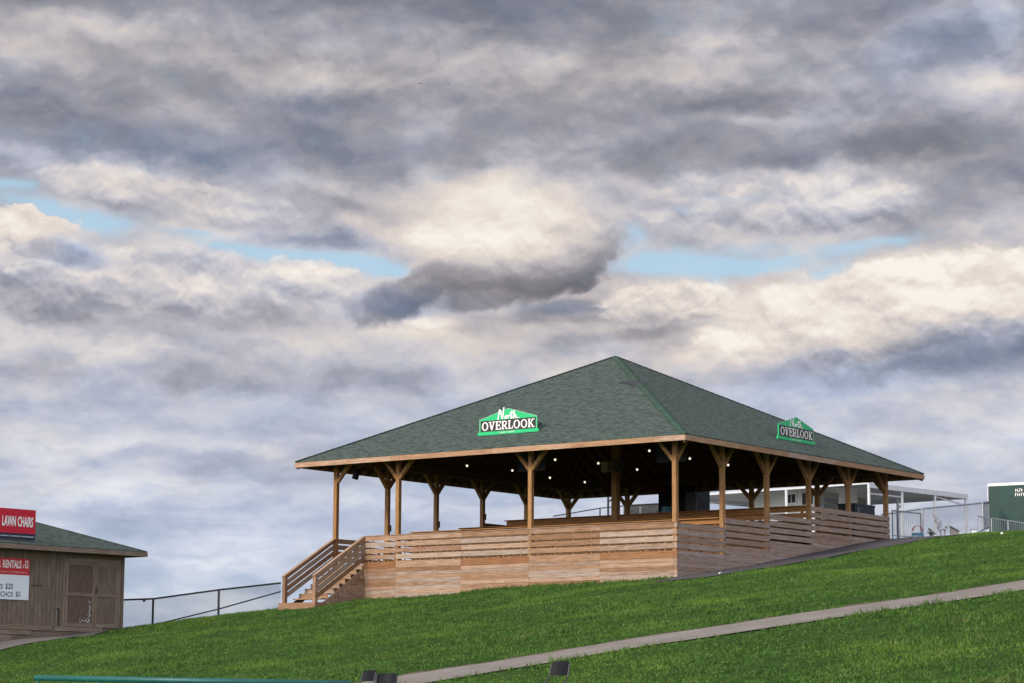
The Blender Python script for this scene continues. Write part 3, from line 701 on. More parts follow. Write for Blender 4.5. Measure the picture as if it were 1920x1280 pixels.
# front face, s from 0 to 14.4 : railing of four boards over plank skirt
for (a, c) in ((0, 3.2), (3.2, 6.4), (6.4, 9.6), (9.6, 12.8), (12.8, 14.42)):
    aa = a if a else -.135
    boards('railing', 's', PF, aa, c, RT - .80, RT, .245, .180, M['plank'], first=1)
    zt = RT - 1.0; gmin = min(gz(-.2, a), gz(-.2, c)) - .25
    b1 = boards('siding', 's', PF, aa, c, zt - .01, zt, .26, .262 if False else .255, M['plank_deep'] if a in (12.8, 0, 6.4) else M['plank'], first=1)
    b2 = boards('siding', 's', PF, aa, c, gmin, zt - .262, .142, .139, M['plank'], first=1)
x = .4
while x < 14.3:                                           # backing studs behind the front boards
    if min(abs(x - k) for k in (0, 6.4, 12.8)) > .12: b = MB(); b.box((PF + .002, x - .02, RT - 1.3), (PF + .04, x + .02, RT - .02)); b.build('stud', M['post'], pv)
    for q_ in range(2):
        if random.random() < .7: xx = x + .2 + q_ * .28; b = MB(); b.box((PF + .045, xx, RT - 1.02), (PF + .085, xx + random.uniform(.05, .14), RT - (.62 if random.random() < .6 else .3))); b.build('stud', M['plank_deep'], pv)
    x += .8
b = MB()
b.box((PF - .03, -.14, RT + .003), (.10, -PW / 2 - .003, RT + .035)); b.box((PF - .06, -PW / 2, RT + .004), (PF - .001, 14.35, RT + .036)); b.box((PF, PW / 2 + .01, RT + .004), (.02, 14.35, RT + .034))
b.build('top_cap', M['plank'], pv)
# right-hand face, stepping up with the hill
for i, (a, c, z) in enumerate(LV):
    for (a2, c2) in ([(a, c)] if i < 3 else [(9.6, 12.8), (12.8, 16.0)]):
        aa = -.10 if a2 == 0 else a2; c3 = c2 + (.10 if c2 == 16 else 0)
        boards('railing', 't', PF, aa, c3, RT + z - .80, RT + z, .245, .185, M['plank_shade'], first=1)
        zt = RT + z - 1.0; gmin = min(gz(a2, -.3), gz(c2, -.3)) - .1
        if gmin < zt: boards('siding', 't', PF, aa, c3, max(gmin, zt - 2.3), zt, .142, .139, M['plank_shade'], first=1)
    x = a + .8
    while x < c - .3:
        b = MB(); b.box((x - .02, PF + .003, RT + z - 1.3), (x + .02, PF + .042, RT + z - .02)); x += .8; b.build('stud', M['dark_timber'], pv)  # dark stock, shade of the gaps put into its colour
# left-hand face railing and the back railing
for (a, c, z) in LV:
    boards('railing', 't', S + PW / 2 + .04, a + .05, c, RT + z - .80, RT + z, .245, .185, M['plank'], first=1)
    boards('siding', 't', S + PW / 2 + .04, a + .05, c, RT + z - 1.9, RT + z - 1.0, .145, .143, M['plank'], first=1)
boards('railing', 's', S + PW / 2 + .04, 0, S, RT + 1.22 - .80, RT + 1.22, .245, .185, M['counter'], first=1)
# drink rails at the terrace edges
for tt, z in ((3.2, .35), (6.4, .70), (9.6, 1.22)):
    boards('railing', 's', tt + .02, .12, 14.7, RT + z - (.30 if tt > 9 else .1), RT + z, .25, .19, M['counter'], first=1)
    b = MB(); b.box((tt - .16, .09, RT + z + .002), (tt + .10, 14.72, RT + z + .036)); b.build('counter_top', M['counter'], pv)
    boards('siding', 's', tt + .02, .12, 14.7, RT + z - 1.3, RT + z - (.52 if tt > 9 else .235), .16, .158, M['dark_timber'], first=1)  # dark boards carry the deep shade behind the railing gaps in their colour
    for k in range(10):
        b = MB(); b.box((tt + .022, .3 + k * 1.59, RT + z - 1.05), (tt + .10, .38 + k * 1.59, RT + z)); b.build('rail_post', M['counter'], pv)
# stair
stair = MB(); stair.box((-3.16, 14.25, RT - 2.92), (-2.55, 16.12, RT - 2.66)); stair = stair.build('stair', M['plank'], pv)
RI, GO = .2, .336
for i in range(1, 8):
    b = MB(); z = RT - 1.07 - RI * i; x0 = -.14 - GO * i
    b.box((x0 - .03, 14.48, z - .045), (x0 + GO + .0, 15.95, z)); b.box((x0 + GO - .012, 14.48, z + .002), (x0 + GO + .012, 15.95, z + RI - .047)); b.build('tread', M['plank'], stair)
for ss in (14.44, 15.99):
    b = MB(); b.beam((-.10, ss, RT - 1.36), (-2.70, ss, RT - 2.90), .04, .24); b.build('stringer', M['plank'], stair)
    b = MB(); b.box((-3.02, ss - .07, RT - 2.66), (-2.88, ss + .07, RT - 1.66)); b.build('newel_post', M['plank'], stair)
    b = MB(); so = ss - .055 if ss < 15 else ss + .055; s0 = so
    xa = -.14 if ss < 15 else -.06
    for k in range(4):
        z = -.10 - .245 * k; 
        b.beam((xa, s0, RT + z), (-3.0, s0, RT + z - 1.63), .036, .165)
    b.beam((xa + .04, ss, RT + .018), (-3.06, ss, RT - 1.66 + .02), .15, .036); b.build('handrail', M['plank'], stair)
# closed plank triangle under the near stringer
b = MB(); z = RT - 1.36
while z > RT - 2.9:
    x1 = -.14 - (RT - 1.40 - z + .02) / .5955; b.box((max(x1, -2.7), 14.37, z - .139), (-.128, 14.40, z)); z -= .142
b.build('stair_skirt', M['plank'], stair)

# ------------------------------------------------------------------ roof signs
def roof_sign(label):
    r = empty('sign', (0, 0, 0), 0, label, 'sign'); W = 1.435
    b = MB(); b.prism([(-1.36, .10), (1.36, .10), (1.36, .60), (0, .97), (-1.36, .60)][::-1], -.02, .02); b.build('board', M['green_sign'], r)
    b = MB(); b.prism([(-W, 0), (W, 0), (W, .12), (-W, .12)][::-1], -.035, .035); b.build('base_strip', M['green_sign'], r)
    b = MB(); b.prism([(-1.30, .135), (1.30, .135), (1.30, .555), (-1.30, .555)][::-1], -.032, -.021); b.build('name_panel', M['sign_black'], r)
    b = MB()
    for p, q in (((-1.35, .12), (-1.35, .60)), ((-1.35, .60), (0, .968)), ((0, .968), (1.35, .60)), ((1.35, .60), (1.35, .12))): stroke(b, *p, *q, .020, -.024)
    b.build('edge_line', M['pale_green'], r)
    b = MB(); slab_word(b, 'OVERLOOK', -1.25, 1.25, .18, .50, -.036)
    # the script word North
    N = [(-.42,.56),(-.36,.93),(-.33,.93),(-.24,.60),(-.22,.60),(-.17,1.02)]
    sc_ = [N, [(-.10,.68),(-.13,.62),(-.09,.585),(-.04,.63),(-.06,.69),(-.10,.68),(-.02,.70)], [(.0,.60),(.02,.70),(.05,.67),(.10,.70)], [(.17,.86),(.13,.62),(.16,.60),(.19,.62)], [(.08,.77),(.25,.80)], [(.28,.88),(.23,.60),(.28,.70),(.33,.69),(.33,.60),(.38,.63)]]
    for pl in sc_:
        for p, q in zip(pl, pl[1:]): stroke(b, p[0] * 1.12, p[1] - .0, q[0] * 1.12, q[1] - .0, .055, -.026)
    stroke(b, .1, .575, .55, .585, .02, -.026)
    tiny_line(b, -.45, .35, .045, .045, -.038, seed=4); b.build('lettering', M['white'], r)
    for x in (-1.0, 1.0):
        b = MB(); b.beam((x, .03, .12), (x, .75, .42), .04, .04); b.beam((x, .03, .5), (x, .75, .42), .03, .03); b.build('bracket', M['darkgrey'], r)
    return r
r1 = roof_sign('green house-shaped sign reading North Overlook on the front roof slope')
p = pav(.13, 7.57, 9.89 - ZB); r1.location = p; r1.rotation_euler = (0, 0, ROTP - math.pi / 2)
r2 = roof_sign('green house-shaped sign reading North Overlook on the right-hand roof slope near the eave')
p = pav(9.06, .22, 9.93 - ZB); r2.location = p; r2.rotation_euler = (0, 0, ROTP)
for r in (r1, r2): r['group'] = 'roof signs of the pavilion'

# ------------------------------------------------------------------ hanging lamps
m, t, bs = mat('lamp_glow'); em = t.nodes.new('ShaderNodeEmission'); em.inputs[0].default_value = (1, .86, .66, 1); em.inputs[1].default_value = .9
t.links.new(em.outputs[0], [n_ for n_ in t.nodes if n_.type == 'OUTPUT_MATERIAL'][0].inputs[0]); M['glow'] = m
lamp = empty('pendant_lamp', (0, 0, 0)); b = MB(); b.sphere((0, 0, 0), .043, 12, 8); b.build('bulb', M['glow'], lamp, True)
b = MB(); b.tube((0, 0, .05), (0, 0, .16), .16, 14, r1=.05); b.build('shade', M['darkgrey'], lamp); b = MB(); b.tube((0, 0, .16), (0, 0, 1), .008, 5); b.build('cord', M['black'], lamp)
LP = [(878,873,'leftmost lit globe lamp under the pavilion roof'), (963,881,'lit globe lamp just left of the front post in mid pavilion'), (1033.5,894,'low lit globe lamp right of the mid front post, below another lamp'),
      (1099,901.6,'lowest lit globe lamp, hanging over the back corner post'), (1043,860,'lit globe lamp directly right of the screen behind the mid front post'), (1124,866,'lit globe lamp just left of the speakers on the centre post'),
      (1197,877,'lit globe lamp right of the centre post, above the dark red banner'), (1219.5,841.6,'highest lit globe lamp, close under the front eave left of the corner post'),
      (1295.5,855.5,'lit globe lamp just right of the front corner post'), (1367.5,866.8,'rightmost lit globe lamp, beside the second post of the right-hand side')]
for i, (px, py, lb) in enumerate(LP):
    o = lamp if i == 0 else copy_tree(lamp); rr = ray(px, py); P = rr * 9.3 / rr[2]; o.location = P
    s_, t_ = st(P[0], P[1]); topz = ZB + ZE + (min(s_, t_, S - s_, S - t_) + OV) * SL - .25
    tag(o, lb, 'lamp', 'globe lamps hanging under the pavilion roof')
    for ch in o.children:
        if ch.name.startswith('cord'): ch.scale = (1, 1, 1); ch.scale.z = (topz - 9.3 - .16); ch.location.z = .16 * (1 - ch.scale.z)
    
# ------------------------------------------------------------------ things in and on the pavilion
def obj_in_pav(name, tt, ss, z, label, cat, group=None, rz=0):
    return empty(name, pav(tt, ss, z), ROTP + rz, label, cat, group)
for k, (px, lb) in enumerate(((1000, 'dark flat screen hung from the rafters behind the mid front post'), (1262, 'dark flat screen hung from the rafters behind the front corner post'))):
    q = on_t(px, 866 if k == 0 else 846, 3.2); r = obj_in_pav('television', q.x, q.y, RT + 2.55, lb, 'television', 'screens hung under the roof')
    b = MB(); b.box((-.04, -.66, 0.0), (.03, .66, .74)); b.build('case', M['darkgrey'], r)
    b = MB(); b.box((-.046, -.62, .04), (-.042, .62, .70)); b.build('screen', M['navybox'], r)
    b = MB(); b.tube((0, 0, .74), (0, 0, ZE + (q.x + OV) * SL - .25 - RT - 2.55), .025, 8); b.build('mount', M['darkgrey'], r)
for k, (dy, mt, lb) in enumerate(((.33, 'cream', 'pale square loudspeaker on the left of the centre post'), (-.26, 'midgrey', 'dim grey loudspeaker on the right of the centre post'))):
    r = obj_in_pav('loudspeaker', cc - .2, cc + dy, RT + 2.86, lb, 'loudspeaker', 'loudspeakers on the centre post')
    b = MB(); b.box((-.13, -.15, 0), (.13, .15, .42)); b.build('cabinet', M[mt], r)
    b = MB(); b.box((-.137, -.12, .12), (-.131, .12, .38)); b.build('grille', M['midgrey'] if k else M['cream'], r)
    b = MB(); b.box((.05, -.03 - (.18 if k == 0 else -.10), .1), (.10, .03, .16)); b.build('bracket', M['darkgrey'], r)
r = obj_in_pav('loudspeaker', .3, 15.3, RT + 2.35, 'small black loudspeaker tilted on a bracket by the left corner post', 'loudspeaker')
Mx = Matrix.Rotation(R_(18), 4, 'X')
b = MB(); b.box((-.09, -.09, 0), (.09, .09, .42), Mx); b.build('cabinet', M['black'], r); b = MB(); b.beam((0, -.05, .40), (0, .30, .62), .05, .05); b.beam((0, .0, .40), (0, .12, .75), .03, .03); b.build('bracket', M['black'], r)
def flat_box(name, p0, p1, th, zlo, zhi, mt, label, cat, partname='body', rot='s'):
    """box standing on a plane t = const (rot s) between two pavilion-local points"""
    r = obj_in_pav(name, (p0.x + p1.x) / 2, (p0.y + p1.y) / 2, zlo, label, cat)
    hw = abs(p0.y - p1.y) / 2; b = MB(); b.box((0, -hw, 0), (th, hw, zhi - zlo)); b.build(partname, M[mt], r); return r, hw
# serving booth just behind the back railing
p0, p1 = on_t(1237, 900, 16.4), on_t(1288, 900, 16.4)
r, hw = flat_box('serving_booth', p0, p1, 2.0, RT - .2, RT + 3.0, 'black', 'tall black serving booth behind the pavilion, left of the grey panel', 'booth', 'wall')
b = MB(); b.box((-.02, -hw + .05, 1.5), (-.003, hw - .05, 1.56)); b.build('shelf', M['darkgrey'], r)
p0, p1 = on_t(1288, 930, 16.4), on_t(1307, 930, 16.4); zt = on_t(1297, 921, 16.4).z
r, hw = flat_box('panel', p0, p1, .12, RT - .2, zt, 'midgrey', 'weathered grey board panel standing beside the black booth', 'panel', 'board')
b = MB()
for k in range(7): b.box((-.012, -hw + .01, .05 + k * .24), (-.002, hw - .01, .05 + k * .24 + .22))
b.build('slats', M['midgrey'], r)
p0, p1 = on_t(1172, 950, 19), on_t(1237, 950, 19); zt = on_t(1200, 943.5, 19).z
r, hw = flat_box('storage_bin', p0, p1, 1.4, .3, zt, 'midgrey', 'long low dark grey bin behind the pavilion, under the red banner', 'bin', 'bin_body')
b = MB(); b.box((-.05, -hw - .04, zt - .3), (1.44, hw + .04, zt - .26)); b.build('lid', M['darkgrey'], r)
b = MB(); b.box((-.03, -.06, .0), (-.002, .06, zt - .36)); b.build('strap', M['steel'], r)
p0, p1 = on_t(1203, 915, 15.9), on_t(1251, 915, 15.9); za, zb_ = on_t(1227, 920, 15.9).z, on_t(1227, 911, 15.9).z
r, hw = flat_box('banner', p0, p1, .01, za, zb_, 'darkred', 'dark red banner under the back eave of the pavilion', 'banner', 'cloth')
b = MB(); b2 = MB(); tiny_line(b2, -hw * .7, hw * .7, (zb_ - za) * .22, (zb_ - za) * .3, 0, seed=9); stroke(b2, -hw * .72, (zb_ - za) * .2, hw * .72, (zb_ - za) * .2, .02, 0)
Mz = Matrix.Rotation(-math.pi / 2, 4, 'Z'); b2.v = [tuple((Mz @ Vector(v)) + Vector((-.004, 0, 0))) for v in b2.v]; b2.build('lettering', M['midgrey'], r)
p0 = on_t(1248, 957, 15.2); r = obj_in_pav('tarpaulin', p0.x, p0.y, RT + .15, 'small peaked blue tarpaulin in front of the black booth', 'tarpaulin')
zz = on_t(1248, 943, 15.2).z - RT - .15; prof = [(-.55, 0), (.55, 0), (.50, zz * .25), (.22, zz * .55), (.08, zz * .97), (-.08, zz * .97), (-.20, zz * .55), (-.50, zz * .25)]
b = MB(); b.v = []; b.prism(prof, -.02, .45); b.v = [tuple(Mz @ Vector(v)) for v in b.v]; b.build('cloth', M['blue'], r)
b = MB(); b.box((-.12, -.60, -.03), (-.03, .60, .06)); b.build('hem', M['pale'], r)
# cooler on the upper deck
p0, p1 = on_s(1606, 940, 1.6), on_s(1643, 940, 1.6); zt = (on_s(1606, 935, 1.6).z + on_s(1643, 941, 1.6).z) / 2
r = obj_in_pav('ice_chest', (p0.x + p1.x) / 2, 1.6, RT + .15, 'dark blue ice chest on the upper deck near the right corner post', 'ice chest'); hw = abs(p0.x - p1.x) / 2
b = MB(); b.box((-hw, 0, 0), (hw, .8, zt - RT - .24)); b.build('body', M['navybox'], r); b = MB(); b.box((-hw - .02, -.02, zt - RT - .235), (hw + .02, .82, zt - RT - .15)); b.build('lid', M['navybox'], r)
b = MB(); b.box((-hw + .25, -.02, .55), (-hw + .33, -.003, zt - RT - .3)); b.build('latch', M['steel'], r)

# lamp pole and hill fence glimpsed behind the pavilion
P = at(1143.5, 966, 118); r = empty('lamp_pole', (P.x, P.y, P.z - 1), 0, 'thin dark pole seen through the pavilion beside the centre post', 'pole')
h_ = at(1143.5, 922, 118).z - P.z + 1; b = MB(); b.tube((0, 0, 0), (0, 0, h_ + .2), .055, 8); b.build('pole', M['blacksteel'], r)
b = MB(); b.tube((0, 0, h_ - .45), (.38, 0, h_ - .1), .04, 6); b.box((.30, -.1, h_ - .12), (.62, .1, h_)); b.build('lantern', M['darkgrey'], r)
def rail_fence(name, pts, label, wire=True, mt='steel', rr=.03, down=1.4, low=None, group=None, posts_at=None, hgt=1.1):
    base = Vector(pts[0]); r = empty(name, (base.x, base.y, base.z - down), 0, label, 'fence', group); o = Vector((base.x, base.y, base.z - down)); L = [Vector(p) - o for p in pts]
    b = MB(); b.pipe(L, rr, 8); b.build('top_rail', M[mt], r)
    for p in (L if posts_at is None else [L[i] for i in posts_at]):
        b = MB(); b.tube((p.x, p.y, p.z - down), (p.x, p.y, p.z + .03), rr * 1.25, 8); b.build('post', M[mt], r)
    if wire:
        b = MB(); dsp = .085; wr = .0062
        for p, q in zip(L, L[1:]):
            ln = math.hypot(q.x - p.x, q.y - p.y); H = hgt; n_ = int((ln + H) / dsp)
            for k in range(n_):
                for sgn in (0, 1):
                    a0 = k * dsp - H; u0, u1 = max(0, a0), min(ln, a0 + H)
                    if u1 <= u0: continue
                    f = lambda u, w_: p.lerp(q, u / ln) - Vector((0, 0, w_))
                    w0, w1 = (u0 - a0), (u1 - a0)
                    if sgn: w0, w1 = H - w0, H - w1
                    b.tube(f(u0, w0), f(u1, w1), wr, 3)
        b.build('wire_mesh', M['steel'], r)
    return r, o
rail_fence('hill_fence', [at(1040, 966, 122), at(1090, 957, 122), at(1128, 950, 122), at(1170, 946, 122)], 'dark pipe fence on the far slope seen under the back eave', False, 'blacksteel', .028, 1.6, posts_at=[2])

# ------------------------------------------------------------------ left: chain-link fence between shed and stair
T_ = [at(225, 1131, 93.4), at(292, 1128, 93.4), at(415, 1110, 93.6), at(531, 1096, 94.2)]
r, o = rail_fence('chain_link_fence', T_, 'black chain-link fence on the hill crest between the brown shed and the stair', True, 'blacksteel', .035, 1.25, hgt=1.15, posts_at=[1, 2])
b = MB(); b.pipe([at(293, 1177, 93.4) - o, at(415, 1146, 93.6) - o, at(531, 1112, 94.2) - o], .026, 8); b.build('lower_rail', M['blacksteel'], r)
q = at(275, 1131, 93.4) - o; b = MB(); b.box((q.x - .05, q.y - .04, q.z - .06), (q.x + .05, q.y + .04, q.z + .06)); b.build('clamp', M['blacksteel'], r)

# ------------------------------------------------------------------ the shed
zf = at(235, 1184, SC.y).z; HS = 2.83
shed = empty('shed', (SC.x, SC.y, zf), math.atan2(sf.y, sf.x), 'brown wooden rental shed with green hip roof and double doors', 'shed')
WL, DP = 9.5, 5.0                                          # local x runs along the front (corner at 0, wall towards -x), y into the hill
b = MB(); b.box((-WL, .012, -1.0), (-.0, DP, HS)); x = -WL
while x < -.02: b.box((x + .004, -.008, -.02), (min(x + .196, -.0) - .004, .010, HS)); x += .2
x = 0
while x < DP: b.box((.002, x + .004, -.6), (.02, x + .192, HS)); x += .2
b.build('wall', M['shed'], shed)
b = MB()
for x, x1, z0, z1 in ((-WL, -3.4, -.17, .02), (-3.3, -1.0, -.17, -.01), (-WL, -4.4, -.34, -.19), (-WL, -5.3, -.60, -.37)): b.box((x, -.04, z0), (x1, -.009, z1))
b.build('skirt_board', M['shed_trim'], shed)
def sx(px, py=1110):                                       # front-wall x of a sight line
    rr = ray(px, py); n_ = -sb; k = (SC.x * n_.x + SC.y * n_.y) / (rr[0] * n_.x + rr[1] * n_.y); P = Vector(rr * k); q = P - SC; return q.x * sf.x + q.y * sf.y
def sz(px, py):
    rr = ray(px, py); n_ = -sb; k = (SC.x * n_.x + SC.y * n_.y) / (rr[0] * n_.x + rr[1] * n_.y); return rr[2] * k - zf
dx0, dxm, dx1 = sx(126), sx(181), sx(224); dtop = sz(175, 1061)
b = MB(); b.box((dx0 - .12, -.035, -.02), (dx0 - .005, -.009, dtop + .13)); b.box((dx0 - .005, -.035, dtop + .01), (dx1 + .12, -.009, dtop + .13)); b.box((dx1 + .005, -.035, -.02), (dx1 + .12, -.009, dtop + .008))
b.box((-.012, -.03, -.02), (.03, -.009, HS)); b.build('door_frame', M['shed_trim'], shed)
for (a, c) in ((dx0, dxm - .006), (dxm + .006, dx1)):
    b = MB(); b.box((a + .01, -.028, .0), (c - .01, -.0095, dtop)); d = b.build('door', M['shed_panel'], shed)
    b = MB(); wv = .12
    for lo_, hi_ in (((a, 0), (a + wv, dtop)), ((c - wv, 0), (c, dtop)), ((a + wv, 0), (c - wv, .14)), ((a + wv, dtop - .13), (c - wv, dtop)), ((a + wv, dtop * .47), (c - wv, dtop * .47 + .13))): b.box((lo_[0], -.052, lo_[1]), (hi_[0], -.029, hi_[1]))
    b.build('door_frame', M['shed_trim'], d)
    if a == dx0:
        b = MB()
        for k in range(90): zc = .16 + .8 * random.random() ** 1.6; xc = c - .17 - abs(random.gauss(0, .06 if zc > .32 else .22)); w_ = random.uniform(.004, .018); b.box((xc, -.031, zc), (xc + w_, -.0285, zc + w_ * random.uniform(1, 4)))
        b.build('bare_paint', M['white_paint'], d)
    else:
        b = MB(); b.box((a + .02, -.07, dtop * .52), (a + .08, -.0525, dtop * .60)); b.tube((a + .05, -.075, dtop * .63), (a + .05, -.053, dtop * .63), .03, 10); b.build('padlock', M['blacksteel'], d)
b = MB(); b.box((dx0 - .36, -.03, .62), (dx0 - .24, -.009, .68)); b.box((dx0 - .30, -.03, .0), (dx0 - .24, -.009, .62)); b.build('downpipe', M['darkgrey'], shed)
b = MB(); b.box((sx(63), -.03, sz(70, 1105) - .02), (sx(84), -.009, sz(70, 1105) + .02)); b.build('latch_bar', M['darkgrey'], shed)
ov = .62; lo_x, hi_x, lo_y, hi_y = -WL - ov, ov, -ov, DP + ov; ze = HS + .12; rise = .36 * (DP / 2 + ov); ym = DP / 2
rA, rB = (lo_x + (ym - lo_y), ym, ze + rise), (hi_x - (ym - lo_y), ym, ze + rise)
b = MB(); c = [(lo_x, lo_y, ze), (hi_x, lo_y, ze), (hi_x, hi_y, ze), (lo_x, hi_y, ze)]; Ls = math.hypot(ym - lo_y, rise); Wd = hi_x - lo_x
b.face([c[0], c[1], rB, rA], [(0, 0), (Wd, 0), (Wd - (ym - lo_y), Ls), (ym - lo_y, Ls)]); b.face([c[1], c[2], rB], [(0, 0), (hi_y - lo_y, 0), (ym - lo_y, Ls)])
b.face([c[2], c[3], rA, rB], [(0, 0), (Wd, 0), (Wd - (ym - lo_y), Ls), (ym - lo_y, Ls)]); b.face([c[3], c[0], rA], [(0, 0), (hi_y - lo_y, 0), (ym - lo_y, Ls)])
for i in range(4):
    p, q = c[i], c[(i + 1) % 4]; b.face([(p[0], p[1], p[2] - .03), (q[0], q[1], q[2] - .03), q, p])
b.face([(p[0], p[1], p[2] - .03) for p in reversed(c)])
sroof = b.build('roof', M['shingle'], shed)
b = MB(); b.tube((rA[0], rA[1], rA[2] - .01), (rB[0], rB[1], rB[2] - .01), .05, 6); b.beam((rB[0], rB[1], rB[2] + .0), (hi_x, lo_y, ze + .0), .2, .03); b.build('ridge_cap', M['shingle'], sroof)
b = MB(); b.box((lo_x, lo_y - .025, ze - .20), (hi_x + .025, lo_y - .001, ze - .032)); b.box((hi_x + .001, lo_y, ze - .20), (hi_x + .025, hi_y, ze - .032)); b.build('fascia', M['shed_trim'], shed)
b = MB(); b.box((lo_x + .02, lo_y + .005, ze - .19), (hi_x - .02, hi_y - .02, ze - .16)); b.build('soffit', M['shed_panel'], shed)
def sign_on(name, x0, x1, z0, z1, y, label):
    P = shed.matrix_basis @ Vector(((x0 + x1) / 2, y, z0)) if False else None
    o = empty(name, (SC.x + sf.x * (x0 + x1) / 2 + sb.x * y, SC.y + sf.y * (x0 + x1) / 2 + sb.y * y, zf + z0), math.atan2(sf.y, sf.x), label, 'sign'); return o, (x1 - x0) / 2, z1 - z0
# roof sign stands on the lower roof slope
yS = -.30
def sxy(px, py, y):
    rr = ray(px, py); n_ = -sb; o_ = SC + sb * y; k = (o_.x * n_.x + o_.y * n_.y) / (rr[0] * n_.x + rr[1] * n_.y); P = Vector(rr * k); q = P - o_; return q.x * sf.x + q.y * sf.y, P.z - zf
x0, z1 = sxy(3, 960, yS); x1, z1b = sxy(70.5, 964, yS); z0 = sxy(70, 1021, yS)[1]
o, hw, H = sign_on('sign', x0, x1, z0, (z1 + z1b) / 2, yS, 'red LAWN CHAIRS sign with navy lower band standing on the shed roof')
b = MB(); b.box((-hw, 0, 0), (hw, .05, H)); b.build('board', M['red'], o); b = MB(); b.box((-hw, -.006, 0), (hw, -.001, H * .20)); b.build('navy_band', M['navy'], o)
b = MB(); add_text(b, 'LAWN', -hw * .86, -hw * .10, H * .42, H * .76, -.008, bold=.035); b.build('lettering', M['white'], o); b = MB(); add_text(b, 'CHAIRS', -hw * .0, hw * .86, H * .42, H * .76, -.008, bold=.035); b.build('lettering', M['white'], o)
b = MB(); add_text(b, 'BLANKETS | PONCHOS | SWEATSHIRTS', -hw * .92, hw * .92, H * .07, H * .125, -.011, bold=.01); b.build('small_print', M['pale'], o)
b = MB(); b.box((-hw * .7, .051, 0), (-hw * .6, .1, H * .9)); b.box((hw * .6, .051, 0), (hw * .7, .1, H * .9)); b.beam((-hw * .65, .1, H * .6), (-hw * .65, 1.1, .28), .05, .05); b.beam((hw * .65, .1, H * .6), (hw * .65, 1.1, .28), .05, .05); b.build('bracket', M['darkgrey'], o)
x1, z1 = sxy(59, 1056, -.03); z0 = sxy(59, 1133, -.03)[1]; zm = sxy(59, 1087, -.03)[1]; x0 = x1 - 2.7
o, hw, H = sign_on('price_board', x0, x1, z0, z1, -.03, 'red and white chair rentals price board on the shed wall left of the doors'); hm = zm - z0
b = MB(); b.box((-hw, -.03, 0), (hw, .0, hm)); b.build('board', M['pale'], o); b = MB(); b.box((-hw, -.032, hm + .001), (hw, .0, H)); b.build('heading', M['red2'], o)
xl = lambda px: sxy(px, 1075, -.03)[0] - (x0 + x1) / 2
zl = lambda px, py: sxy(px, py, -.03)[1] - z0
b = MB(); add_text(b, 'LAWN CHAIR', xl(4) - 1.35, xl(4.5), zl(20, 1072), zl(20, 1058) , -.036, bold=.035); b.build('lettering', M['white'], o); b = MB(); add_text(b, 'RENTALS', xl(8), xl(43), zl(26, 1073), zl(26, 1058), -.036, bold=.035)
b.build('lettering', M['white'], o); b = MB(); xa, xb = xl(46), xl(56); za, zb_ = zl(50, 1073), zl(50, 1059)
stroke(b, xa, za, xa + .05, (za + zb_) / 2, .03, -.036); stroke(b, xb - .13, za, xb - .13, zb_, .035, -.036); stroke(b, xb - .03, za, xb - .03, zb_, .035, -.036); stroke(b, xb - .14, zb_ - .02, xb - .02, zb_ - .02, .04, -.036); stroke(b, xb - .14, za + .02, xb - .02, za + .02, .04, -.036)
b.build('chair_icon', M['white'], o); b = MB(); tiny_line(b, xl(0) - .3, xl(54), zl(30, 1081.5), .035, -.036, seed=3); b.build('lettering', M['white'], o)
b = MB(); add_text(b, 'BLANKETS', xl(9) - 1.25, xl(9.5), zl(10, 1113), zl(10, 1103), -.034, bold=.008); b.build('lettering', M['ink'], o); b = MB(); add_text(b, '$20', xl(14.5), xl(28.5), zl(22, 1114), zl(22, 1102), -.034, bold=.008)
b.build('lettering', M['ink'], o); b = MB(); add_text(b, 'PONCHOS', xl(29) - 1.0, xl(29.5), zl(15, 1127), zl(15, 1117), -.034, bold=.008); b.build('lettering', M['ink'], o); b = MB(); add_text(b, '$5', xl(34), xl(43), zl(38, 1128), zl(38, 1117), -.034, bold=.008); b.build('lettering', M['ink'], o)
for ch in o.children: pass

# ------------------------------------------------------------------ right: frame tent, office trailer and fences
T0 = at(1632, 897, 121); TA = R_(43); tr_d = Vector((math.sin(TA), math.cos(TA), 0)); tl_d = Vector((-math.cos(R_(39)), math.sin(R_(39)), 0))
rr = ray(1817, 917); 
k_ = T0.z / rr[2]; T3 = Vector(rr * k_); TW = (T3 - T0).length; tr_d = (T3 - T0); tr_d.z = 0; tr_d.normalize(); tl_d = Vector((-tr_d.y, tr_d.x, 0)); TLn = 12.4
gt = T0.z - 3.0
tent = empty('frame_tent', (T0.x, T0.y, gt), math.atan2(tr_d.y, tr_d.x), 'white frame tent with open sides behind the pavilion', 'tent'); zt = 3.0      # local x along the right-hand side, y away to the left
b = MB()
pk = .75; c = [(0, 0, zt), (TW, 0, zt), (TW, TLn, zt), (0, TLn, zt)]; rg = [(TW / 2, TW / 2, zt + pk), (TW / 2, TLn - TW / 2, zt + pk)]
for fpts in ([c[0], c[1], rg[0]], [c[1], c[2], rg[1], rg[0]], [c[2], c[3], rg[1]], [c[3], c[0], rg[0], rg[1]]):
    b.face(fpts); b.face([(p[0], p[1], p[2] - .015) for p in reversed(fpts)])
b.build('canopy', M['vinyl'], tent)
b = MB(); 
for i, (p, q) in enumerate(zip(c, c[1:] + c[:1])): vh = .07 if i == 3 else .26; b.beam((p[0], p[1], zt - vh / 2), (q[0], q[1], zt - vh / 2), .02, vh)
b.build('valance', M['vinyl'], tent)
for k in range(4):
    for yy in (0, TLn * .43, TLn * .93):
        if yy and 0 < k < 3: continue
        b = MB(); x = TW * k / 3; b.tube((x + (.08 if k == 0 else -.08 if k == 3 else 0), yy + (.08 if yy == 0 else 0), -1), (x + (.08 if k == 0 else -.08 if k == 3 else 0), yy + (.08 if yy == 0 else 0), zt - .02), .075, 8); b.build('pole', M['vinyl'], tent)
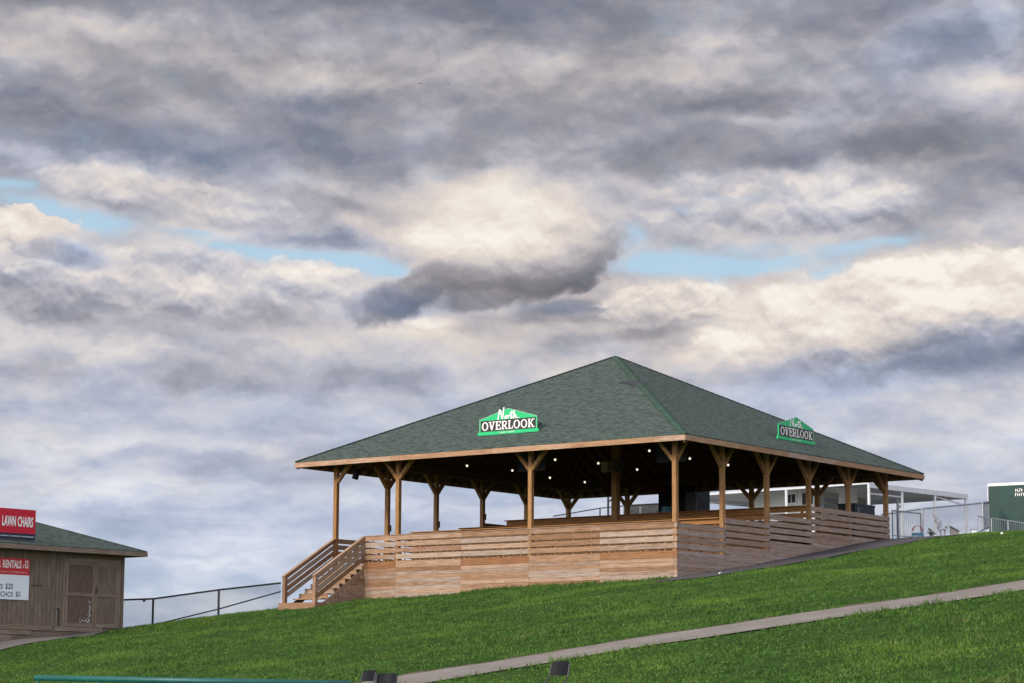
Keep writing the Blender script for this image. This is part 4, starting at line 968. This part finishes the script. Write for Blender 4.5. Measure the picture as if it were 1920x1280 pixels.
b = MB(); b.tube((.1, .1, zt - .55), (TW / 3, .1, zt - .55), .04, 6); b.tube((TW * 2 / 3, .08, zt - .32), (TW, .08, zt - .62), .035, 6); b.tube((.1, TLn - 1, zt - .3), (2.4, TLn - 2, zt - .5), .04, 6); b.build('crossbar', M['vinyl'], tent)
# office trailer under the tent
A = at(1417, 922, 131); Bp = at(1538, 914, 126); d_ = (Bp - A); d_.z = 0; LT = d_.length; d_.normalize(); zt_ = (A.z + Bp.z) / 2 + .12
tr = empty('office_trailer', (A.x, A.y, zt_ - 2.9), math.atan2(d_.y, d_.x), 'white office trailer with two white framed windows under the tent', 'trailer')
b = MB(); b.box((0, 0, .4), (LT, 2.6, 2.8)); 
for k in range(int(LT / .3)): b.box((.02 + k * .3, -.012, .42), (.28 + k * .3, -.002, 2.78))
b.build('wall', M['white_paint'], tr); b = MB(); b.box((-.06, -.08, 2.801), (LT + .06, 2.66, 2.9)); b.build('roof', M['white_paint'], tr)
def tx(px): 
    rr = ray(px, 930); n_ = Vector((d_.y, -d_.x, 0)); k = (A.x * n_.x + A.y * n_.y) / (rr[0] * n_.x + rr[1] * n_.y); P = Vector(rr * k) - A; return P.dot(d_)
for (a, c_, z0, z1) in ((tx(1480), tx(1496), 2.20, 2.66), (tx(1508), tx(1529), 2.02, 2.66)):
    b = MB(); b.box((a, -.03, z0), (c_, -.013, z1)); wn_ = b.build('window', M['darkgrey'], tr)
    b = MB(); f_ = .10
    for lo_, hi_ in (((a - f_, z0 - f_), (a, z1 + f_)), ((c_, z0 - f_), (c_ + f_, z1 + f_)), ((a, z0 - f_), (c_, z0)), ((a, z1), (c_, z1 + f_)), (((a + c_) / 2 - .015, z0), ((a + c_) / 2 + .015, z1))): b.box((lo_[0], -.07, lo_[1]), (hi_[0], -.031, hi_[1]))
    b.build('frame', M['white_paint'], wn_)
# second trailer, tan, with blue lettering
A2 = at(1538, 912, 124.6); B2 = at(1625, 925, 129.6); d2 = (B2 - A2); d2.z = 0; L2 = d2.length; d2.normalize()
t2 = empty('canvas_screen', (A2.x, A2.y, A2.z - 2.7), math.atan2(d2.y, d2.x), 'tan canvas screen with faded blue lettering under the tent, behind the upper railing', 'screen')
b = MB(); b.box((0, 0, .3), (L2, .05, 2.6)); b.build('cloth', M['tan'], t2); b = MB(); b.box((-.03, -.03, 2.601), (L2 + .03, .09, 2.68)); b.build('top_bar', M['tan'], t2)
sc2 = L2 / 87.0
for wd_, z0, z1 in (('SERVICE', 2.10, 2.36), ('RENTAL', 1.74, 2.03)): b = MB(); add_text(b, wd_, 9 * sc2, 34 * sc2, z0, z1, -.006, bold=.02); b.build('lettering', M['bluetext'], t2)
b = MB(); b.tube((4 * sc2, -.008, 1.72), (4 * sc2, -.008, 2.12), .10, 8, r1=.02); b.build('emblem', M['bluetext'], t2)
# green enclosed trailer at the right edge
A3 = at(1855.5, 902, 107); d3 = Vector((math.cos(R_(33)), -math.sin(R_(33)), 0))
t3 = empty('enclosed_trailer', (A3.x, A3.y, A3.z - 2.9), math.atan2(d3.y, d3.x), 'dark green enclosed trailer with white top trim at the right edge', 'trailer')
b = MB(); b.box((0, 0, .35), (6, 2.3, 2.9)); b.build('body', M['trailer_green'], t3)
b = MB(); b.box((-.02, -.02, 2.901), (6.02, 2.32, 3.02)); b.box((-.03, -.03, .35), (-.001, .03, 2.9)); b.build('trim', M['white_paint'], t3)
b = MB()
for x in (1.6, 2.15, 2.8): b.box((x - .05, .3, 3.02), (x + .05, .4, 3.08))
b.build('roof_vent', M['midgrey'], t3)
for x0_, x1_, z_, s_ in ((1.30, 1.78, 2.60, 11), (1.28, 1.86, 2.40, 12)): b = MB(); tiny_line(b, x0_, x1_, z_, .13, -.004, seed=s_); b.build('lettering', M['white'], t3)
for x in (2.3, 3.1):
    b = MB(); b.tube((x, -.02, .35), (x, .22, .35), .36, 20); wh = b.build('wheel', M['black'], t3); b = MB(); b.tube((x, -.035, .35), (x, -.019, .35), .2, 14); b.build('rim', M['steel'], wh)
# steel fences and barrier
rail_fence('pipe_fence', [at(1655, 957, 103.5), at(1732, 945, 103.5), at(1845, 933, 104), at(1858, 931, 106)], 'grey pipe and wire fence running up to the green trailer', True, 'steel', .04, 1.7, hgt=1.2, posts_at=[1, 2])
P = at(1686, 930, 100); r = empty('steel_post', (P.x, P.y, P.z - 2.2), 0, 'tall grey steel post right of the pavilion corner', 'post'); b = MB(); b.tube((0, 0, 0), (0, 0, 2.2), .06, 10); b.build('post', M['steel'], r); b = MB(); b.tube((0, 0, 2.2), (0, 0, 2.24), .075, 10); b.box((.05, -.03, 1.9), (.14, .03, 2.0)); b.build('cap', M['steel'], r)
def gate(P0, P1, h, label, name='wire_gate', mt='steel', wires=14, cat='gate'):
    r = empty(name, (P0.x, P0.y, P0.z - h), 0, label, cat); o_ = Vector((P0.x, P0.y, P0.z - h)); a = P0 - o_; c_ = P1 - o_
    b = MB(); b.pipe([(a.x, a.y, 0), a, c_, (c_.x, c_.y, c_.z - h), (a.x, a.y, 0)], .028, 8); b.pipe([(a.x, a.y, .22), (c_.x, c_.y, c_.z - h + .22)], .02, 6); b.build('frame', M[mt], r)
    b = MB()
    for k in range(1, wires):
        q = a.lerp(c_, k / wires); b.tube((q.x, q.y, q.z - h), q, .008, 4)
    b.build('bars', M[mt], r); return r
gate(at(1676, 949, 98.5), at(1729, 954, 100), 1.25, 'low grey wire gate beside the pavilion right corner')
gate(at(1862, 962, 94.5), at(1893, 966, 93.5), .85, 'grey crowd barrier in front of the green trailer, left section', 'crowd_barrier', 'steel', 9, 'barrier')
gate(at(1893.5, 966, 93.5), at(1932, 972, 92.5), .85, 'grey crowd barrier in front of the green trailer, right-hand section', 'crowd_barrier', 'steel', 11, 'barrier')
P = at(1836, 958, 96); b = MB(); Q = at(1862, 963, 94.7); r = empty('hand_rail', (P.x, P.y, P.z - 1), 0, 'short bent grey hand rail between the tent and the green trailer', 'rail'); o_ = Vector((P.x, P.y, P.z - 1))
b.pipe([P - o_ - Vector((.03, 0, .12)), P - o_, Q - o_], .028, 8); b.build('rail', M['steel'], r); b = MB(); b.tube(P - o_, P - o_ - Vector((0, 0, 1)), .012, 6); b.tube(at(1842, 986, 96) - o_, at(1860, 976, 95) - o_, .03, 6); b.build('leg', M['steel'], r)
# slanted grey board, white box, arched sign, weed
P = at(1784, 978, 97); Q = at(1800.5, 987, 95.5); r = empty('slanted_board', (P.x, P.y, P.z - .6), 0, 'small slant-topped grey board standing on the crest by the tent pole', 'board'); o_ = Vector((P.x, P.y, P.z - .6)); a, c_ = P - o_, Q - o_; b = MB(); n_ = Vector((c_.y - a.y, -(c_.x - a.x), 0)).normalized() * .04
L4 = [Vector((a.x, a.y, 0)), Vector((c_.x, c_.y, -.0)), c_, a]
b.face(L4); b.face([p_ - n_ for p_ in reversed(L4)])
for i in range(4): b.face([L4[(i + 1) % 4], L4[i], L4[i] - n_, L4[(i + 1) % 4] - n_])
b.build('board', M['board_grey'], r); b = MB(); b.beam(a + Vector((0, 0, .015)), c_ + Vector((0, 0, .015)), .08, .03); b.build('cap', M['darkgrey'], r)
P = at(1829, 992, 97); r = empty('utility_box', (P.x, P.y, P.z - .2), 0, 'small pale utility box on the crest left of the barriers', 'box'); b = MB(); b.box((-.1, -.1, 0), (.1, .1, .36)); b.build('body', M['pale'], r); b = MB(); b.box((-.12, -.12, .361), (.12, .12, .39)); b.build('lid', M['steel'], r)
P = at(1724, 1001, 98.5); r = empty('arched_sign', (P.x, P.y, P.z - .28), 0, 'small red arched sign with blue lower panel behind the tarmac crest', 'sign'); b = MB()
for k in range(10):
    a0, a1 = math.pi * (.05 + k * .09), math.pi * (.05 + (k + 1) * .09)
    b.face([(math.cos(a0) * .25, 0, .55 + math.sin(a0) * .27), (math.cos(a0) * .17, 0, .56 + math.sin(a0) * .24), (math.cos(a1) * .17, 0, .56 + math.sin(a1) * .24), (math.cos(a1) * .25, 0, .55 + math.sin(a1) * .27)][::-1])
b.build('arch', M['faded_red'], r); b = MB(); b.box((-.24, .002, .12), (.24, .03, .52)); b.build('panel', M['blue'], r); b = MB(); tiny_line(b, -.18, .18, .30, .10, -.002, seed=21); b.build('lettering', M['white'], r)
def weed(P, h, nst, label, seed):
    rd = random.Random(seed); r = empty('weed', (P.x, P.y, P.z), 0, label, 'plant'); b = MB(); lf = MB()
    for k in range(nst):
        a = rd.uniform(0, 6.28); tip = Vector((math.cos(a) * h * .32, math.sin(a) * h * .32, h * rd.uniform(.5, 1))); b.tube((0, 0, -.1), tip, .012, 4, r1=.005)
        for j in range(9):
            q = tip * rd.uniform(.3, 1); d = Vector((rd.uniform(-1, 1), rd.uniform(-1, 1), rd.uniform(-.2, .7))) * .11; sd_ = Vector((rd.uniform(-.03, .03), .02, .03)); lf.face([q, q + d * .5 + sd_, q + d, q + d * .5 - sd_])
    b.build('stem', M['shed_trim'], r); lf.build('leaf', M['weed'], r)
M['weed'] = simple('dull_weed_green', (.10,.13,.09), .8)
P = at(1770, 1000, 97); weed(P, 1.0, 6, 'tall straggly weed on the crest between two tent poles', 3)
P = at(1750, 1001, 98); weed(P, .45, 7, 'low bushy weed on the crest beside the arched sign', 5)
P = ground_hit(1882, 992.5); 
if P is not None:
    r = empty('ball', P, 0, 'small white ball lying on the grass before the barriers', 'ball'); b = MB(); b.sphere((0, 0, .05), .05, 10, 6); b.build('ball_body', M['white'], r, True)
P = ground_hit(1354, 1073); r = empty('paper_scrap', P + Vector((0, 0, .05)), 0, 'crumpled white paper scrap on the tarmac edge below the pavilion', 'litter'); b = MB()
for k in range(5): a = k * 1.25; b.face([(0, 0, .05), (math.cos(a) * .09, math.sin(a) * .09, random.uniform(0, .05)), (math.cos(a + 1) * .08, math.sin(a + 1) * .08, random.uniform(0, .05))])
b.build('paper', M['white'], r)

# ------------------------------------------------------------------ foreground chairs and green barrier
def folding_chair():
    r = empty('folding_chair', (0, 0, 0)); W = .215
    b = MB(); prof = [(-.20, .60), (.20, .60), (.205, .74), (.19, .80), (.12, .825), (-.12, .825), (-.19, .80), (-.205, .74)]
    n_ = 10
    for k in range(n_):                                   # curved plastic back
        for j in range(4):
            f = lambda u, w_: Vector(((u - .5) * .40 * (1 - .06 * (w_ > .9)), .22 + .05 * (1 - (2 * u - 1) ** 2) + .03 * w_, .585 + .235 * w_ - .02 * (2 * u - 1) ** 4 * w_))
            u0, u1, w0, w1 = k / n_, (k + 1) / n_, j / 4, (j + 1) / 4
            q = [f(u0, w0), f(u1, w0), f(u1, w1), f(u0, w1)]; b.face(q); b.face([p_ + Vector((0, .018, 0)) for p_ in reversed(q)])
            if j == 3: b.face([q[3], q[2], q[2] + Vector((0, .018, 0)), q[3] + Vector((0, .018, 0))])
            if j == 0: b.face([q[1], q[0], q[0] + Vector((0, .018, 0)), q[1] + Vector((0, .018, 0))])
    b.build('backrest', M['black'], r, True)
    b = MB(); b.box((-.20, -.20, .425), (.20, .19, .450)); b.build('seat', M['black'], r)
    for sx_ in (-1, 1):
        b = MB(); x = sx_ * W; b.pipe([(x, -.28, 0), (x, .20, .56), (x * .97, .25, .775)], .013, 8); b.build('leg', M['darkgrey'], r)
        b = MB(); b.pipe([(x * .9, .27, 0), (x * .9, -.17, .44)], .013, 8); b.build('leg', M['darkgrey'], r)
    b = MB(); b.tube((-W, -.23, .06), (W, -.23, .06), .009, 6); b.tube((-W * .9, .22, .06), (W * .9, .22, .06), .009, 6); b.build('stretcher', M['darkgrey'], r)
    return r
ch = folding_chair()
for i, (px, py, rz, lb) in enumerate(((1037, 1236.5, R_(-46), 'black folding chair standing alone on the grass below the concrete path'), (679, 1257, R_(-50), 'black folding chair at the end of the green rail, turned side-on'), (722, 1262.5, R_(-20), 'black folding chair right of the side-on chair, cut by the bottom edge'))):
    o = ch if i == 0 else copy_tree(ch); rr = ray(px, py); best = None
    for Y in (np.arange(41, 47, .05) if i == 0 else np.arange(44, 60, .05)):
        P = rr * Y / rr[1]; e = abs(P[2] - .825 * (1.0 if i else 1.1) - float(height(P[0], P[1])))
        if best is None or e < best[0]: best = (e, P)
    P = best[1]; o.location = (P[0], P[1], P[2] - .825 * (1.0 if i else 1.1)); o.rotation_euler = (0, 0, rz); tag(o, lb, 'chair', 'black folding chairs'); o.scale = (1.1, 1.1, 1.0 if i else 1.1)
A = at(72, 1273.5, 54); Bq = at(664, 1278.0, 52.6)
r = empty('barrier_fence', (A.x, A.y, float(height(A.x, A.y))), 0, 'long green padded top rail of a barrier along the bottom left edge', 'fence'); o_ = Vector(r.location)
b = MB(); b.tube(A - o_ - Vector((0, 0, .06)), Bq - o_ - Vector((0, 0, .06)), .065, 14); b.build('top_rail', M['rail_green'], r, True)
for k in range(6):
    q = (A - o_).lerp(Bq - o_, .01 + k * .196); g_ = float(height(q.x + o_.x, q.y + o_.y)) - o_.z - .1; b = MB(); b.tube((q.x, q.y, g_), (q.x, q.y, q.z - .08), .035, 8); b.build('post', M['rail_green'], r)

# ------------------------------------------------------------------ two distant birds
for i, (px, py, lb) in enumerate(((783.5, 159, 'tiny dark bird high in the clouds, left of the other bird'), (836, 160.5, 'tiny dark bird high in the clouds, the fainter right-hand one'))):
    P = at(px, py, 330 + 60 * i); r = empty('bird', P, .4 + i, lb, 'bird', 'birds high in the sky'); b = MB()
    b.face([(0, -.16, .0), (.05, 0, .03), (0, .22, 0), (-.05, 0, .03)]); b.face([(0, .22, 0), (.04, 0, -.03), (0, -.16, 0), (-.04, 0, -.03)])
    for s_ in (-1, 1): b.face([(0, -.06, .02), (s_ * .22, -.02, .10), (s_ * .46, .08, .02), (s_ * .20, .10, .09), (0, .08, .02)]); b.face([(0, .08, .015), (s_ * .20, .10, .08), (s_ * .46, .08, .015), (s_ * .22, -.02, .09), (0, -.06, .015)])
    b.build('bird_body', M['black'], r)
